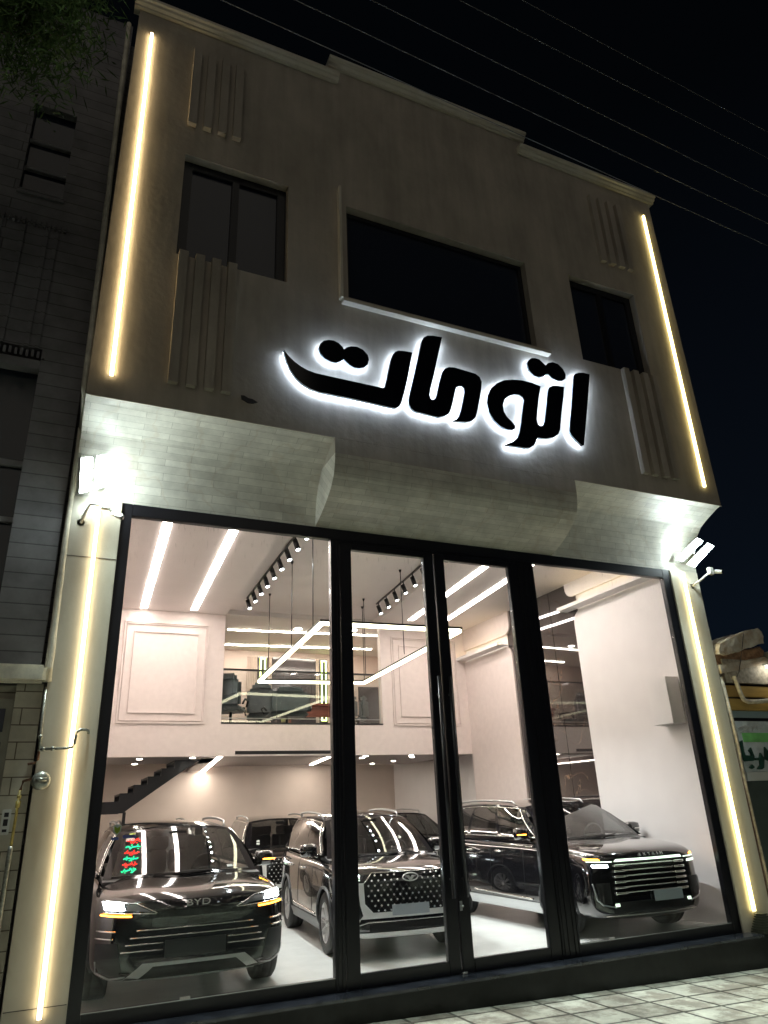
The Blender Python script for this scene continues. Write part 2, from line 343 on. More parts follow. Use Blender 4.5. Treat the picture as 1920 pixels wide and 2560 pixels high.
# broken mottling of the paving: worn pale centres, darker dirty rims
t = pv.data.materials[0].node_tree
bs = t.nodes['Principled BSDF']; src = bs.inputs['Base Color'].links[0].from_socket
n = t.nodes.new('ShaderNodeTexNoise'); n.inputs['Scale'].default_value = 2.6; n.inputs['Detail'].default_value = 8; n.inputs['Roughness'].default_value = .7
r = t.nodes.new('ShaderNodeValToRGB'); r.color_ramp.elements[0].position = .44; r.color_ramp.elements[1].position = .56; r.color_ramp.elements[0].color = (.60, .57, .52, 1); r.color_ramp.elements[1].color = (1.15, 1.18, 1.12, 1)
mx = t.nodes.new('ShaderNodeMix'); mx.data_type = 'RGBA'; mx.blend_type = 'MULTIPLY'; mx.inputs['Factor'].default_value = 1
g_ = t.nodes.new('ShaderNodeTexCoord'); t.links.new(g_.outputs['Object'], n.inputs['Vector']); t.links.new(n.outputs['Fac'], r.inputs[0]); t.links.new(src, mx.inputs[6]); t.links.new(r.outputs[0], mx.inputs[7]); t.links.new(mx.outputs[2], bs.inputs['Base Color'])

# ================================================================== SHOWROOM BUILDING
FY = -.80                                        # street face of the upper storeys
bd = empty('showroom_building', (4.85, 0, 0), 'two storey car showroom with cream stone front and plastered upper wall', 'building')
XL, XR = -.06, 9.80
ZB, ZT = 6.20, 12.86
wins = [(.77, 2.26, 8.50, 10.28), (3.17, 6.43, 8.52, 10.24), (7.35, 8.84, 8.50, 10.28)]
# upper wall: a slab cut round the three windows and the lower middle fascia
mb = MB(); xs = [XL, .77, 2.26, 3.17, 6.43, 7.35, 8.84, XR]
for i in range(7):
    a, b = xs[i], xs[i + 1]
    if i in (1, 3, 5):
        z0, z1 = wins[i // 2][2:]
        mb.box(a, b, FY, FY + .22, ZB, z0); mb.box(a, b, FY, FY + .22, z1, ZT)
    else: mb.box(a, b, FY, FY + .22, ZB, ZT)
W(mb, 'upper_wall', M['stucco'], bd)
W(MB().box(2.93, 6.77, FY, FY + .84, 5.98, ZB - .001), 'fascia', M['stucco'], bd)
W(MB().box(XL + .01, XL + .2, .07, 12.4, GZ(0), 6.35).box(XR - .2, XR - .01, .07, 12.4, GZ(10), 6.35).box(XL + .2, XR - .2, 12.22, 12.4, 0, 6.35).box(XL + .2, XR - .2, 8.9, 12.22, 6.25, 6.35), 'ground_storey_walls', M['stucco'], bd)
W(MB().box(2.93, 6.77, FY - .0, FY + .22, ZT + .001, 13.25), 'parapet', M['stucco'], bd)
W(MB().box(XL + .01, XL + .2, FY + .22, 9.0, 6.36, ZT - .05).box(XR - .2, XR - .01, FY + .22, 9.0, 6.36, ZT - .05).box(XL + .2, XR - .2, 8.8, 9.0, 6.36, ZT - .05).box(XL + .2, XR - .2, FY + .22, 8.8, ZT - .3, ZT - .1).box(XL + .2, XR - .2, FY + .22, 8.8, 6.36, 6.45), 'side_walls', M['stucco'], bd)
for a, b, z in ((-.14, 3.07, ZT), (2.90, 6.80, 13.20), (6.63, 9.90, ZT)):
    p = []
    prof = [(FY + .10, z - .0), (FY - .045, z - .0), (FY - .05, z + .035), (FY - .09, z + .05), (FY - .10, z + .09), (FY - .135, z + .10), (FY - .135, z + .15), (FY + .10, z + .15)]
    W(MB().prism(prof, a, b, 'x'), 'cornice', M['pil'], bd)
W(MB().box(XL, 2.93, FY - .004, 9.0, ZT + .151, ZT + .17).box(6.77, XR, FY - .004, 9.0, ZT + .151, ZT + .17).box(2.93, 6.77, FY - .004, 9.0, 13.351, 13.37), 'roof', M['concrete'], bd)
# windows
for k, (a, b, z0, z1) in enumerate(wins):
    fy = FY + .12
    fr = MB(); t_ = .13 if k != 1 else .07
    fr.box(a, a + t_, fy, fy + .07, z0, z1).box(b - t_, b, fy, fy + .07, z0, z1).box(a + t_, b - t_, fy, fy + .07, z1 - t_, z1).box(a + t_, b - t_, fy, fy + .07, z0, z0 + t_ * .6)
    if k != 1: mdx = (a + b) / 2; fr.box(mdx - .05, mdx + .05, fy - .01, fy + .07, z0 + t_ * .6, z1 - t_)
    wo = W(fr, 'window', M['wframe'], bd, .006)
    go = MB().box(a + t_ * .5, b - t_ * .5, fy + .04, fy + .05, z0 + .04, z1 - .04).build('pane', M['dglass'], wo); go.location = (0, 0, 0)
# raised frame round the big middle window: left fin and sill board, as photographed
WS(MB().box(3.02, 3.06, FY - .10, FY, 8.42, 10.52).box(3.06, 6.62, FY - .10, FY, 8.36, 8.42), 'window_surround', M['pil'], bd, .004)
# raised vertical fins above and below the side windows
for x0, a, b in ((.76, 10.83, 12.40), (.80, 6.53, 8.53), (8.16, 10.82, 12.42), (8.15, 6.52, 8.50)):
    for k in range(4):
        W(MB().box(x0 + k * .212, x0 + k * .212 + .118, FY - .075, FY + .01, a, b), 'fin', M['stucco'], bd, .004)
# hole broken in the plaster with a bracket stub in it
hp = [(1.69, 6.555), (1.73, 6.56), (1.78, 6.535), (1.84, 6.53), (1.90, 6.50), (1.85, 6.475), (1.78, 6.465), (1.74, 6.485), (1.70, 6.50)]
W(MB().prism(hp, FY - .012, FY + .01), 'broken_anchor', M['black'], bd)
# curved stone canopy: side bays hollow inwards, middle bay bulges outwards
concave = [(-.80, 6.20), (-.70, 6.175), (-.57, 6.12), (-.44, 6.06), (-.31, 5.985), (-.22, 5.89), (-.14, 5.78), (-.09, 5.66), (-.05, 5.52), (-.03, 5.38), (-.02, 5.255)]
convex = [(-.80, 5.98), (-.795, 5.90), (-.775, 5.79), (-.74, 5.69), (-.66, 5.59), (-.56, 5.505), (-.42, 5.42), (-.25, 5.335), (-.12, 5.285), (-.02, 5.255)]
def soffit_poly(p): return p + [(.06, 5.255), (.06, 6.35), (FY + .222, 6.35), (FY + .222, p[0][1]), ]
for a, b, p, nm in ((XL, 2.93, concave, 'side_canopy'), (6.77, XR, concave, 'side_canopy'), (2.93, 6.77, convex, 'middle_canopy')):
    # body with smooth underside
    q = [(y, z) for y, z in p] + [(.06, 5.255), (.06, 6.18), (-.55, 6.18)] if nm == 'side_canopy' else [(y, z) for y, z in p] + [(.06, 5.255), (.06, 5.975)]
    W(MB().prism(q, a, b - .002, 'x'), nm, M['stone'], bd)
WS(MB().box(XL + .03, 2.93, FY - .006, FY + .006, 6.188, 6.20).box(6.77, XR, FY - .006, FY + .006, 6.188, 6.20), 'drip_edge', M['pil'], bd)
# pilasters either side of the glazing
for a, b in ((-.045, .50), (9.16, 9.78)):
    W(MB().box(a, b, -.06 if a < 1 else -.05, .055, GZ(a) - .1, 5.252), 'pilaster', M['pil'], bd, .006)
    WS(MB().box(a + .01, b - .01, -.064, -.058, 4.52, 4.525).box(a + .01, b - .01, -.064, -.058, .20, .205), 'slab_joint', M['black'], bd) if a < 1 else None
# plinth
W(MB().prism([(-.06, -.95), (9.22, -.95), (9.22, -.058), (-.06, -.058)], -.30, .0), 'plinth', M['plinth'], bd)
W(MB().box(-.06, 9.24, -.315, .06, -.058, -.028), 'plinth_cap', M['plinthtop'], bd, .004)
W(MB().box(9.22, 9.80, -.30, .0, -.95, -.058), 'plinth_end', M['plinth'], bd)
# interior shell
ZC = 5.85
W(MB().box(.35, 9.7, .06, 12.2, -.12, 0), 'floor', M['floor'], bd)
W(MB().box(.20, .40, .05, 12.2, 0, 6.2), 'interior_side_wall', M['white'], bd)
W(MB().box(9.36, 9.56, .05, 7.1, 0, 6.2).box(9.56, 9.76, 7.1, 12.2, 0, 6.2), 'interior_right_wall', M['whiteR'], bd)
def rounded_panel(y0, y1, z0, z1, r, sides):
    pts = []
    def arc(cy, cz, a0):
        for k in range(7): a = a0 + k * PI / 12; pts.append((cy + r * math.cos(a), cz + r * math.sin(a)))
    pts.append((y0, z0)) if 'bl' not in sides else arc(y0 + r, z0 + r, PI)
    pts.append((y1, z0)) if 'br' not in sides else arc(y1 - r, z0 + r, 1.5 * PI)
    pts.append((y1, z1)) if 'tr' not in sides else arc(y1 - r, z1 - r, 0)
    pts.append((y0, z1)) if 'tl' not in sides else arc(y0 + r, z1 - r, PI / 2)
    return pts
W(MB().prism(rounded_panel(.06, 2.70, 0, 5.24, .22, ('tr',)), 9.30, 9.359, 'x'), 'wall_panel', M['whiteR'], bd)
W(MB().prism(rounded_panel(.06, 2.86, 5.56, 6.2, .2, ('br',)), 9.30, 9.359, 'x'), 'wall_panel', M['whiteR'], bd)
W(MB().prism(rounded_panel(4.95, 7.0, 0, 5.05, .22, ('tl',)), 9.30, 9.359, 'x'), 'wall_panel', M['white'], bd)
W(MB().prism(rounded_panel(4.95, 7.0, 5.34, 6.2, .2, ('bl',)), 9.30, 9.359, 'x'), 'wall_panel', M['white'], bd)
mp = MB().box(9.335, 9.352, 2.6, 3.45, 0, 5.99).box(9.33, 9.347, 3.46, 3.98, 0, 5.99).box(9.338, 9.356, 3.99, 5.1, 0, 5.99)
WS(mp, 'marble_strip', M['marble'], bd)
for a, b, z in ((.30, 2.86, 5.27), (5.10, 6.98, 5.08)):
    W(MB().prism([(9.30, z), (9.04, z), (9.04, z + .07), (9.08, z + .07), (9.08, z + .03), (9.30, z + .03)], a, b), 'cove_shelf', M['whiteR'], bd, .003)
W(MB().box(9.02, 9.299, .36, .80, 2.83, 3.56), 'wall_box', M['whiteR'], bd, .004)
# ceiling: lowered side bands and a raised middle field
W(MB().prism([(.35, .06), (2.92, .06), (3.31, 7.0), (.35, 7.0)], ZC, ZC + .3, 'z'), 'side_ceiling', M['ceil'], bd)
W(MB().add([(6.05, .06, ZC), (6.85, 7.0, ZC), (9.36, 7.0, ZC), (9.36, .06, ZC), (6.05, .06, ZC + .3), (6.85, 7.0, ZC + .3), (9.36, 7.0, ZC + .3), (9.36, .06, ZC + .3)], [(0, 1, 2, 3), (4, 5, 6, 7), (0, 1, 5, 4), (2, 3, 7, 6), (0, 3, 7, 4), (1, 2, 6, 5)]), 'side_ceiling', M['ceil'], bd)
W(MB().box(.35, 9.36, .06, 7.0, ZC + .13, ZC + .30 - .001), 'middle_ceiling', M['ceil'], bd)
W(MB().box(.35, 9.56, 7.0, 12.2, ZC + .03, ZC + .29), 'mezzanine_ceiling', M['ceil'], bd)
W(MB().box(.30, 9.5, -.01, .06, 5.25, 6.18), 'lintel_back', M['whiteR'], bd)
# mezzanine front
ym = 7.0
W(MB().box(.40, 3.30, ym, ym + .16, 2.90, 5.98).box(3.30, 7.0, ym, ym + .16, 2.90, 3.54).box(7.0, 9.36, ym, ym + .16, 2.90, 5.98), 'mezzanine_front', M['white'], bd)
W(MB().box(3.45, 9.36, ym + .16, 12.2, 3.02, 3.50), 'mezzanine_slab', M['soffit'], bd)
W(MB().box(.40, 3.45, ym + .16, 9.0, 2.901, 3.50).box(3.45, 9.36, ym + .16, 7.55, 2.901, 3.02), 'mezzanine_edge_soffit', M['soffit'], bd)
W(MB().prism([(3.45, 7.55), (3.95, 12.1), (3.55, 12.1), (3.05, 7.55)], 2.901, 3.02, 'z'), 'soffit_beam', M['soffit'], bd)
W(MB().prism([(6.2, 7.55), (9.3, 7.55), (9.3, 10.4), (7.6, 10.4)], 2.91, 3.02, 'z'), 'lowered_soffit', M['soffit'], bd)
WS(MB().box(3.62, 6.3, ym - .006, ym + .02, 2.93, 3.0), 'shadow_gap', M['black'], bd)  # black strip along the front edge of the slab
W(MB().box(3.30, 7.0, ym - .01, ym + .17, 3.541, 3.575), 'opening_sill', M['black'], bd)
W(MB().box(.40, 9.56, 10.6, 10.75, 3.5, 5.9), 'mezzanine_back_wall', M['ribbed'], bd)
W(MB().box(.35, 9.56, 12.0, 12.2, 0, 5.9), 'back_wall', M['backwall'], bd)
WS(MB().box(5.38, 6.62, 10.54, 10.599, 3.51, 5.72).box(4.98, 5.24, 10.54, 10.599, 3.51, 5.72).box(6.74, 6.96, 10.54, 10.599, 3.51, 5.72).box(7.9, 8.5, 10.54, 10.599, 3.51, 5.0), 'dark_wall_panel', M['panel'], bd)
rb = MB()
for a, b in ((4.70, 4.96), (5.26, 5.36), (6.64, 6.72), (6.98, 7.2)):
    x_ = a
    while x_ < b: rb.box(x_, x_ + .022, 10.56, 10.598, 3.51, 5.72); x_ += .045
    W(rb, 'ribbed_wall_panel', M['ribbed'], bd); rb = MB()
# wall mouldings either side of the opening
for a, b in ((1.22, 2.96), (7.27, 9.06)):
    for d, wd in ((0, .035), (.05, .018), (.20, .03)):
        x0, x1, z0, z1 = a + d, b - d, 3.53 + d, 5.60 - d
        WS(MB().box(x0, x1, ym - .034, ym, z0, z0 + wd).box(x0, x1, ym - .034, ym, z1 - wd, z1).box(x0, x0 + wd, ym - .034, ym, z0 + wd, z1 - wd).box(x1 - wd, x1, ym - .034, ym, z0 + wd, z1 - wd), 'wall_moulding', M['white'], bd, .004)

# ---- glazing: black aluminium curtain wall with a pair of doors
sf = empty('shopfront_glazing', (4.85, 0, 0), 'black framed full height shopfront glazing around the double doors', 'glazing')
f = MB(); fz0, fz1 = -.026, 5.25
f.box(.50, .62, -.03, .06, fz0, fz1).box(9.00, 9.16, -.03, .06, fz0, fz1).box(.62, 9.0, -.03, .06, 5.10, fz1)
f.box(.62, 3.14, -.03, .06, fz0, .10).box(6.38, 9.0, -.03, .06, fz0, .10)
for a, b in ((3.14, 3.26), (6.10, 6.38)): f.box(a, b, -.04, .06, fz0, 5.10)
f.box(3.26, 6.10, -.02, .05, 5.06, 5.10)
W(f, 'frame', M['frame'], sf, .006)
f = MB()
for xx in (3.165, 3.215, 6.13, 6.20, 6.29, 6.345): f.box(xx, xx + .012, -.05, -.04, fz0 + .02, 5.08)
f.box(.51, .53, -.037, -.03, 0, 5.2).box(9.12, 9.14, -.037, -.03, 0, 5.2)
WS(f, 'frame_rib', M['frame'], sf, .002)
for a, b in ((.62, 3.14), (6.38, 9.00)): W(MB().box(a + .002, b - .002, .005, .017, .10, 5.10), 'glass_pane', M['glass'], sf)
WS(MB().box(.62, 3.14, -.028, -.012, .100, .108).box(6.38, 9.0, -.028, -.012, .100, .108), 'glazing_bead', M['satin'], sf)
WS(MB().box(4.68, 4.74, -.05, -.035, -.024, -.006).box(1.52, 1.62, -.025, -.01, .108, .13).box(6.85, 6.93, -.025, -.01, .108, .128), 'setting_block', M['metalw'], sf)
for a, b, gx0, gx1, hx in ((3.26, 4.68, 3.43, 4.52, 4.60), (4.685, 6.10, 4.85, 5.93, 4.77)):
    d = empty('door', (a, 0, 0), None, None); d.parent = sf; d.location = (a - 4.85, 0, 0)
    dl = Vector((a, 0, 0))
    mbd = MB().box(a + .01, gx0, -.035, .045, -.02, 5.055).box(gx1, b - .005, -.035, .045, -.02, 5.055).box(gx0, gx1, -.035, .045, 4.98, 5.055).box(gx0, gx1, -.035, .045, -.02, .11)
    o = mbd.build('door_frame', M['frame'], d, .008); o.location = -dl
    o = MB().box(gx0 + .002, gx1 - .002, .0, .012, .11, 4.98).build('door_glass', M['glass'], d); o.location = -dl
    o = MB().tube([(hx, -.10, .75), (hx, -.10, 3.33)], .022, 10).tube([(hx, -.10, .95), (hx, -.03, .95)], .012, 6).tube([(hx, -.10, 3.1), (hx, -.03, 3.1)], .012, 6).build('handle', M['frame'], d); o.location = -dl
    d['label'] = 'left hand door leaf with long black pull bar' if a < 4 else 'right hand door leaf with long black pull bar and lock'
W(MB().box(4.705, 4.735, -.05, -.035, .61, .71).lathe([(0, 0), (.014, 0), (.014, .03), (0, .03)], (4.725, -.08, .66), 'y', 10), 'door_lock', M['satin'], sf)

# ================================================================== SIGN
SIGN = {
 'ta': [(2.199, 7.306), (2.261, 7.23), (2.337, 7.163), (2.427, 7.106), (2.523, 7.067), (2.635, 7.047), (2.818, 7.043), (3.09, 7.04), (3.384, 7.039), (3.594, 7.036), (3.628, 7.055), (3.661, 7.184), (3.7, 7.358), (3.743, 7.536), (3.775, 7.62), (3.817, 7.682), (3.875, 7.717), (3.971, 7.733), (4.092, 7.74), (4.048, 7.544), (3.983, 7.259), (3.923, 7.031), (3.867, 6.858), (3.845, 6.813), (3.809, 6.778), (3.77, 6.76), (3.672, 6.755), (3.448, 6.765), (3.156, 6.771), (2.871, 6.77), (2.689, 6.77), (2.565, 6.791), (2.455, 6.842), (2.36, 6.92), (2.291, 7.019), (2.242, 7.131), (2.214, 7.226)],
 'dots1': [(2.679, 7.456), (2.701, 7.527), (2.752, 7.59), (2.817, 7.62), (2.897, 7.631), (2.97, 7.606), (3.021, 7.561), (3.042, 7.521), (3.08, 7.565), (3.148, 7.602), (3.238, 7.617), (3.327, 7.59), (3.393, 7.524), (3.41, 7.445), (3.388, 7.365), (3.341, 7.308), (3.265, 7.273), (3.184, 7.266), (3.111, 7.297), (3.061, 7.342), (3.036, 7.363), (2.994, 7.321), (2.928, 7.28), (2.849, 7.278), (2.764, 7.308), (2.7, 7.373)],
 'ma': [(4.26, 7.99), (4.294, 8.052), (4.357, 8.103), (4.448, 8.127), (4.606, 8.14), (4.569, 7.997), (4.499, 7.747), (4.416, 7.439), (4.339, 7.18), (4.318, 7.077), (4.337, 7.022), (4.374, 7.016), (4.409, 7.047), (4.44, 7.123), (4.496, 7.336), (4.56, 7.524), (4.609, 7.592), (4.679, 7.636), (4.771, 7.652), (4.993, 7.638), (5.126, 7.628), (5.194, 7.585), (5.222, 7.514), (5.207, 7.417), (5.153, 7.199), (5.087, 6.963), (5.047, 6.865), (4.98, 6.798), (4.887, 6.764), (4.787, 6.748), (4.649, 6.726), (4.721, 6.77), (4.771, 6.829), (4.816, 6.946), (4.866, 7.116), (4.902, 7.266), (4.902, 7.327), (4.868, 7.35), (4.813, 7.342), (4.77, 7.308), (4.743, 7.231), (4.7, 7.081), (4.652, 6.932), (4.611, 6.845), (4.539, 6.791), (4.44, 6.751), (4.345, 6.755), (4.177, 6.765), (4.075, 6.768), (4.012, 6.807), (3.983, 6.868), (3.983, 6.935), (4.032, 7.131), (4.106, 7.406), (4.182, 7.689)],
 'tu': [(6.299, 7.675), (6.232, 7.455), (6.169, 7.208), (6.135, 7.055), (6.149, 6.975), (6.19, 6.952), (6.237, 6.971), (6.276, 7.041), (6.326, 7.219), (6.383, 7.445), (6.428, 7.628), (6.46, 7.69), (6.537, 7.74), (6.633, 7.762), (6.762, 7.769), (6.719, 7.583), (6.634, 7.283), (6.555, 6.971), (6.51, 6.879), (6.421, 6.81), (6.28, 6.757), (6.169, 6.743), (6.104, 6.745), (6.068, 6.673), (6.017, 6.593), (5.946, 6.543), (5.858, 6.523), (5.69, 6.516), (5.502, 6.505), (5.647, 6.585), (5.742, 6.672), (5.793, 6.782), (5.847, 6.976), (5.908, 7.216), (5.946, 7.35), (5.927, 7.399), (5.865, 7.428), (5.777, 7.414), (5.686, 7.373), (5.601, 7.296), (5.549, 7.182), (5.553, 7.08), (5.595, 6.997), (5.68, 6.922), (5.726, 6.871), (5.72, 6.819), (5.662, 6.781), (5.588, 6.773), (5.477, 6.801), (5.364, 6.889), (5.295, 7.006), (5.276, 7.164), (5.303, 7.293), (5.375, 7.434), (5.483, 7.543), (5.621, 7.628), (5.779, 7.679), (5.958, 7.706), (6.135, 7.703)],
 'dots2': [(6.107, 8.06), (6.138, 8.117), (6.203, 8.173), (6.274, 8.191), (6.353, 8.184), (6.425, 8.127), (6.46, 8.097), (6.51, 8.154), (6.611, 8.197), (6.715, 8.186), (6.797, 8.115), (6.836, 8.022), (6.819, 7.939), (6.745, 7.877), (6.66, 7.857), (6.559, 7.878), (6.498, 7.926), (6.466, 7.946), (6.399, 7.885), (6.301, 7.836), (6.201, 7.85), (6.123, 7.93)],
 'alef': [(6.996, 8.026), (7.029, 8.075), (7.108, 8.116), (7.21, 8.141), (7.337, 8.141), (7.267, 7.861), (7.142, 7.388), (7.038, 7.022), (6.969, 6.773), (6.937, 6.761), (6.831, 6.835), (6.764, 6.906), (6.73, 6.973), (6.77, 7.14), (6.854, 7.459), (6.935, 7.786)],
}

sg = empty('shop_sign', (4.9, FY, 5.9), 'large black backlit Persian letters glowing white on the upper wall', 'sign')
for nm, P in SIGN.items():
    part = 'letter_dots' if 'dots' in nm else 'letter'
    o = W(MB().prism(P, -.905, -.899), part, M['signface'], sg)
    cx = sum(p[0] for p in P) / len(P); cz = sum(p[1] for p in P) / len(P)
    s_ = MB().prism(P, -.899, -.855).build('letter_side', M['signside'], o)
    # light ribbon set just inside the outline at the back of each letter
    R = MB(); n_ = len(P); ar = sum(P[i][0] * P[(i + 1) % n_][1] - P[(i + 1) % n_][0] * P[i][1] for i in range(n_)); sgn = 1 if ar > 0 else -1
    inn = []
    for i in range(n_):
        a = Vector((*P[i - 1], 0)); b = Vector((*P[i], 0)); c = Vector((*P[(i + 1) % n_], 0))
        d1 = (b - a).normalized(); d2 = (c - b).normalized(); nn = (Vector((-d1.y, d1.x, 0)) + Vector((-d2.y, d2.x, 0))) * sgn
        nn = nn.normalized() if nn.length > .3 else Vector((-d1.y, d1.x, 0)) * sgn
        inn.append((b.x + nn.x * .022, b.y + nn.y * .022))
    V = [(p[0] * .6 + q[0] * .4, -.850, p[1] * .6 + q[1] * .4) for p, q in zip(P, inn)] + [(q[0], -.850, q[1]) for q in inn] + [(p[0] * .6 + q[0] * .4, -.835, p[1] * .6 + q[1] * .4) for p, q in zip(P, inn)] + [(q[0], -.835, q[1]) for q in inn]
    F = []
    for i in range(n_):
        j = (i + 1) % n_
        F += [(i, j, j + n_, i + n_), (i + 2 * n_, j + 2 * n_, j + 3 * n_, i + 3 * n_), (i, j, j + 2 * n_, i + 2 * n_), (i + n_, j + n_, j + 3 * n_, i + 3 * n_)]
    MB().add(V, F).build('halo_light', M['halo'], o)

# ================================================================== EXTERIOR LED STRIPS
def led(x0, z0, x1, z1, y, mt_, label, wd=.036):
    t_ = empty('led_strip_light', (x0, y, min(z0, z1)), label, 'strip light', 'vertical LED strips on the showroom front')
    d = .034
    W(MB().prism([(x0 - wd / 2, z0), (x0 + wd / 2, z0), (x1 + wd / 2, z1), (x1 - wd / 2, z1)], y - d, y), 'diffuser', mt_, t_)
    W(MB().prism([(x0 - wd / 2 - .008, z0 - .01), (x0 + wd / 2 + .008, z0 - .01), (x1 + wd / 2 + .008, z1 + .01), (x1 - wd / 2 - .008, z1 + .01)], y + .0005, y + .0045), 'channel', M['metalw'], t_)
led(.18, 6.49, .145, 12.40, FY - .006, M['warmled'], 'warm LED strip on the left edge of the upper wall')
led(9.49, 6.49, 9.555, 12.44, FY - .006, M['warmled2'], 'yellow LED strip on the right edge of the upper wall')
led(.27, .12, .245, 5.21, -.066, M['warmled3'], 'warm LED strip on the left pilaster behind the small camera')
led(9.42, .22, 9.42, 5.21, -.056, M['warmled2'], 'yellow LED strip on the right pilaster above the ribbed base')

# ================================================================== FLOODLIGHTS AND CAMERAS
def flood(loc, corners, label):
    """bank of two lamp modules; corners = four points of the glowing face, first edge across"""
    t_ = empty('floodlight', loc, label, 'floodlight', 'white floodlights under the canopy')
    A_, B_, C_, D_ = [Vector(c) for c in corners]     # A-B across the top, D-C across the bottom
    n_ = (B_ - A_).cross(D_ - A_).normalized()
    if n_.y > 0: n_ = -n_
    for u0, u1 in ((0, .37), (.63, 1)):
        q = [A_.lerp(B_, u0), A_.lerp(B_, u1), D_.lerp(C_, u1), D_.lerp(C_, u0)]
        mb = MB(); V = [p for p in q] + [p - n_ * .05 for p in q]
        mb.add(V, [(0, 1, 2, 3)[::-1], (4, 5, 6, 7), (0, 1, 5, 4), (1, 2, 6, 5), (2, 3, 7, 6), (3, 0, 4, 7)])
        W(mb, 'housing', M['metalw'], t_, .004)
        c = sum(q, Vector()) / 4
        for v0, v1 in ((.03, .32), (.35, .65), (.68, .97)):
            qq = [q[0].lerp(q[3], v0), q[1].lerp(q[2], v0), q[1].lerp(q[2], v1), q[0].lerp(q[3], v1)]; cc = sum(qq, Vector()) / 4
            W(MB().add([cc + (p - cc) * .93 + n_ * .003 for p in qq] + [cc + (p - cc) * .80 + n_ * .045 for p in qq], [(0, 1, 2, 3), (4, 5, 6, 7), (0, 1, 5, 4), (1, 2, 6, 5), (2, 3, 7, 6), (3, 0, 4, 7)]), 'led_panel', M['flood'], t_)
    c = sum((A_, B_, C_, D_), Vector()) / 4 + n_ * .04
    L_ = bpy.data.lights.new('floodlight_beam', 'SPOT'); L_.energy = 1100; L_.color = (.84, 1.0, .96); L_.spot_size = math.radians(112); L_.spot_blend = 1; L_.shadow_soft_size = .12
    lo_ = bpy.data.objects.new('floodlight_beam', L_); COL.objects.link(lo_); lo_.parent = t_; lo_.location = c - t_.location
    lo_.rotation_euler = Vector((.6 if c.x < 5 else -.6, -1.3, -1.8)).to_track_quat('-Z', 'Y').to_euler()
    c = c - n_ * .09
    W(MB().tube([c, c - n_ * .10, Vector((c.x + (.0), -.03, c.z - .12))], .016, 8), 'bracket', M['metalw'], t_)
flood((.14, -.05, 5.2), [(-.02, -.52, 5.533), (.271, -.34, 5.72), (.297, -.14, 5.384), (.01, -.32, 5.169)], 'white two bar floodlight above the left pilaster')
flood((9.5, -.05, 5.3), [(9.537, -.42, 5.74), (9.792, -.50, 5.592), (9.537, -.22, 5.271), (9.24, -.14, 5.42)], 'white two bar floodlight beyond the right pilaster')
def cctv(loc, base, elbow, box, camp, aim, label):
    t_ = empty('security_camera', loc, label, 'camera', 'white security cameras on arms')
    base, elbow, box, camp, aim = map(Vector, (base, elbow, box, camp, aim))
    W(MB().lathe([(0, 0), (.045, 0), (.04, .02), (0, .02)], base, 'y', 16).tube([base, base.lerp(elbow, .5) + Vector((0, -.02, .01)), elbow, box], .018, 10), 'arm', M['metalw'], t_)
    W(MB().box(box.x - .045, box.x + .045, box.y - .04, box.y + .03, box.z - .05, box.z + .07), 'junction_box', M['metalw'], t_, .008)
    d = (aim - camp).normalized()
    W(MB().tube([box, camp - d * .05], .012, 8), 'stem', M['metalw'], t_)
    W(MB().tube([camp - d * .07, camp - d * .06, camp + d * .06, camp + d * .07], [.02, .033, .034, .031], 16), 'camera_body', M['metalw'], t_)
    W(MB().tube([camp + d * .0701, camp + d * .074], [.026, .025], 16), 'lens', M['blackgl'], t_)
cctv((.06, -.06, 4.9), (.07, -.06, 4.93), (.14, -.25, 5.10), (.30, -.30, 5.08), (.44, -.34, 4.96), (.60, -.42, 4.86), 'white security camera on an elbow arm at the left pilaster top')
cctv((9.75, -.06, 4.95), (9.60, -.05, 5.0), (9.68, -.17, 5.08), (9.80, -.30, 5.20), (9.93, -.34, 5.20), (9.99, -.48, 5.16), 'white security camera on a straight arm at the right pilaster')
b_ = empty('bollard_base', (9.42, -.17, -.03), 'ribbed black stepped base at the foot of the right pilaster', 'cable guard')
mb = MB()
for k in range(7):
    s_ = .145 - .011 * k; z_ = -.028 + k * .03
    mb.box(9.42 - s_, 9.42 + s_, -.17 - s_ * .8, -.17 + s_ * .7, z_, z_ + .02).box(9.42 - s_ + .02, 9.42 + s_ - .02, -.17 - s_ * .8 + .02, -.17 + s_ * .7 - .02, z_ + .02, z_ + .0302)
W(mb, 'ribbed_body', M['bollard'], b_, .003)
W(MB().box(9.36, 9.48, -.24, -.10, .183, .20), 'cap', M['bollard'], b_, .004)

# ================================================================== LEFT NEIGHBOUR
ln = empty('neighbour_building', (-2, 0.1, 0), 'tall grey brick building in the dark left of the showroom', 'building')
wy = .03
mb = MB()
mb.box(-.63, -.13, wy, wy + .3, 3.28, 13.6).box(-1.24, -.70, wy, wy + .3, 11.27, 13.6).box(-6, -1.24, wy, wy + .3, 7.2, 13.6).box(-1.24, -.70, wy, wy + .3, 7.2, 9.65).box(-.70, -.63, wy, wy + .3, 7.2, 13.6)
W(mb, 'brick_wall', M['leftwall'], ln)
W(MB().box(-6, -.06, wy + .3, 9, -.5, 13.55), 'core', M['leftwall'], ln)
o = W(MB().box(-1.24, -.70, wy + .12, wy + .18, 9.65, 11.27), 'window', M['dglass'], ln)
MB().box(-1.26, -.68, wy - .03, wy + .12, 9.58, 9.65).box(-1.24, -.70, wy + .06, wy + .12, 10.10, 10.14).box(-1.24, -.70, wy + .06, wy + .12, 10.62, 10.66).build('window_sill', M['leftwall'], o)
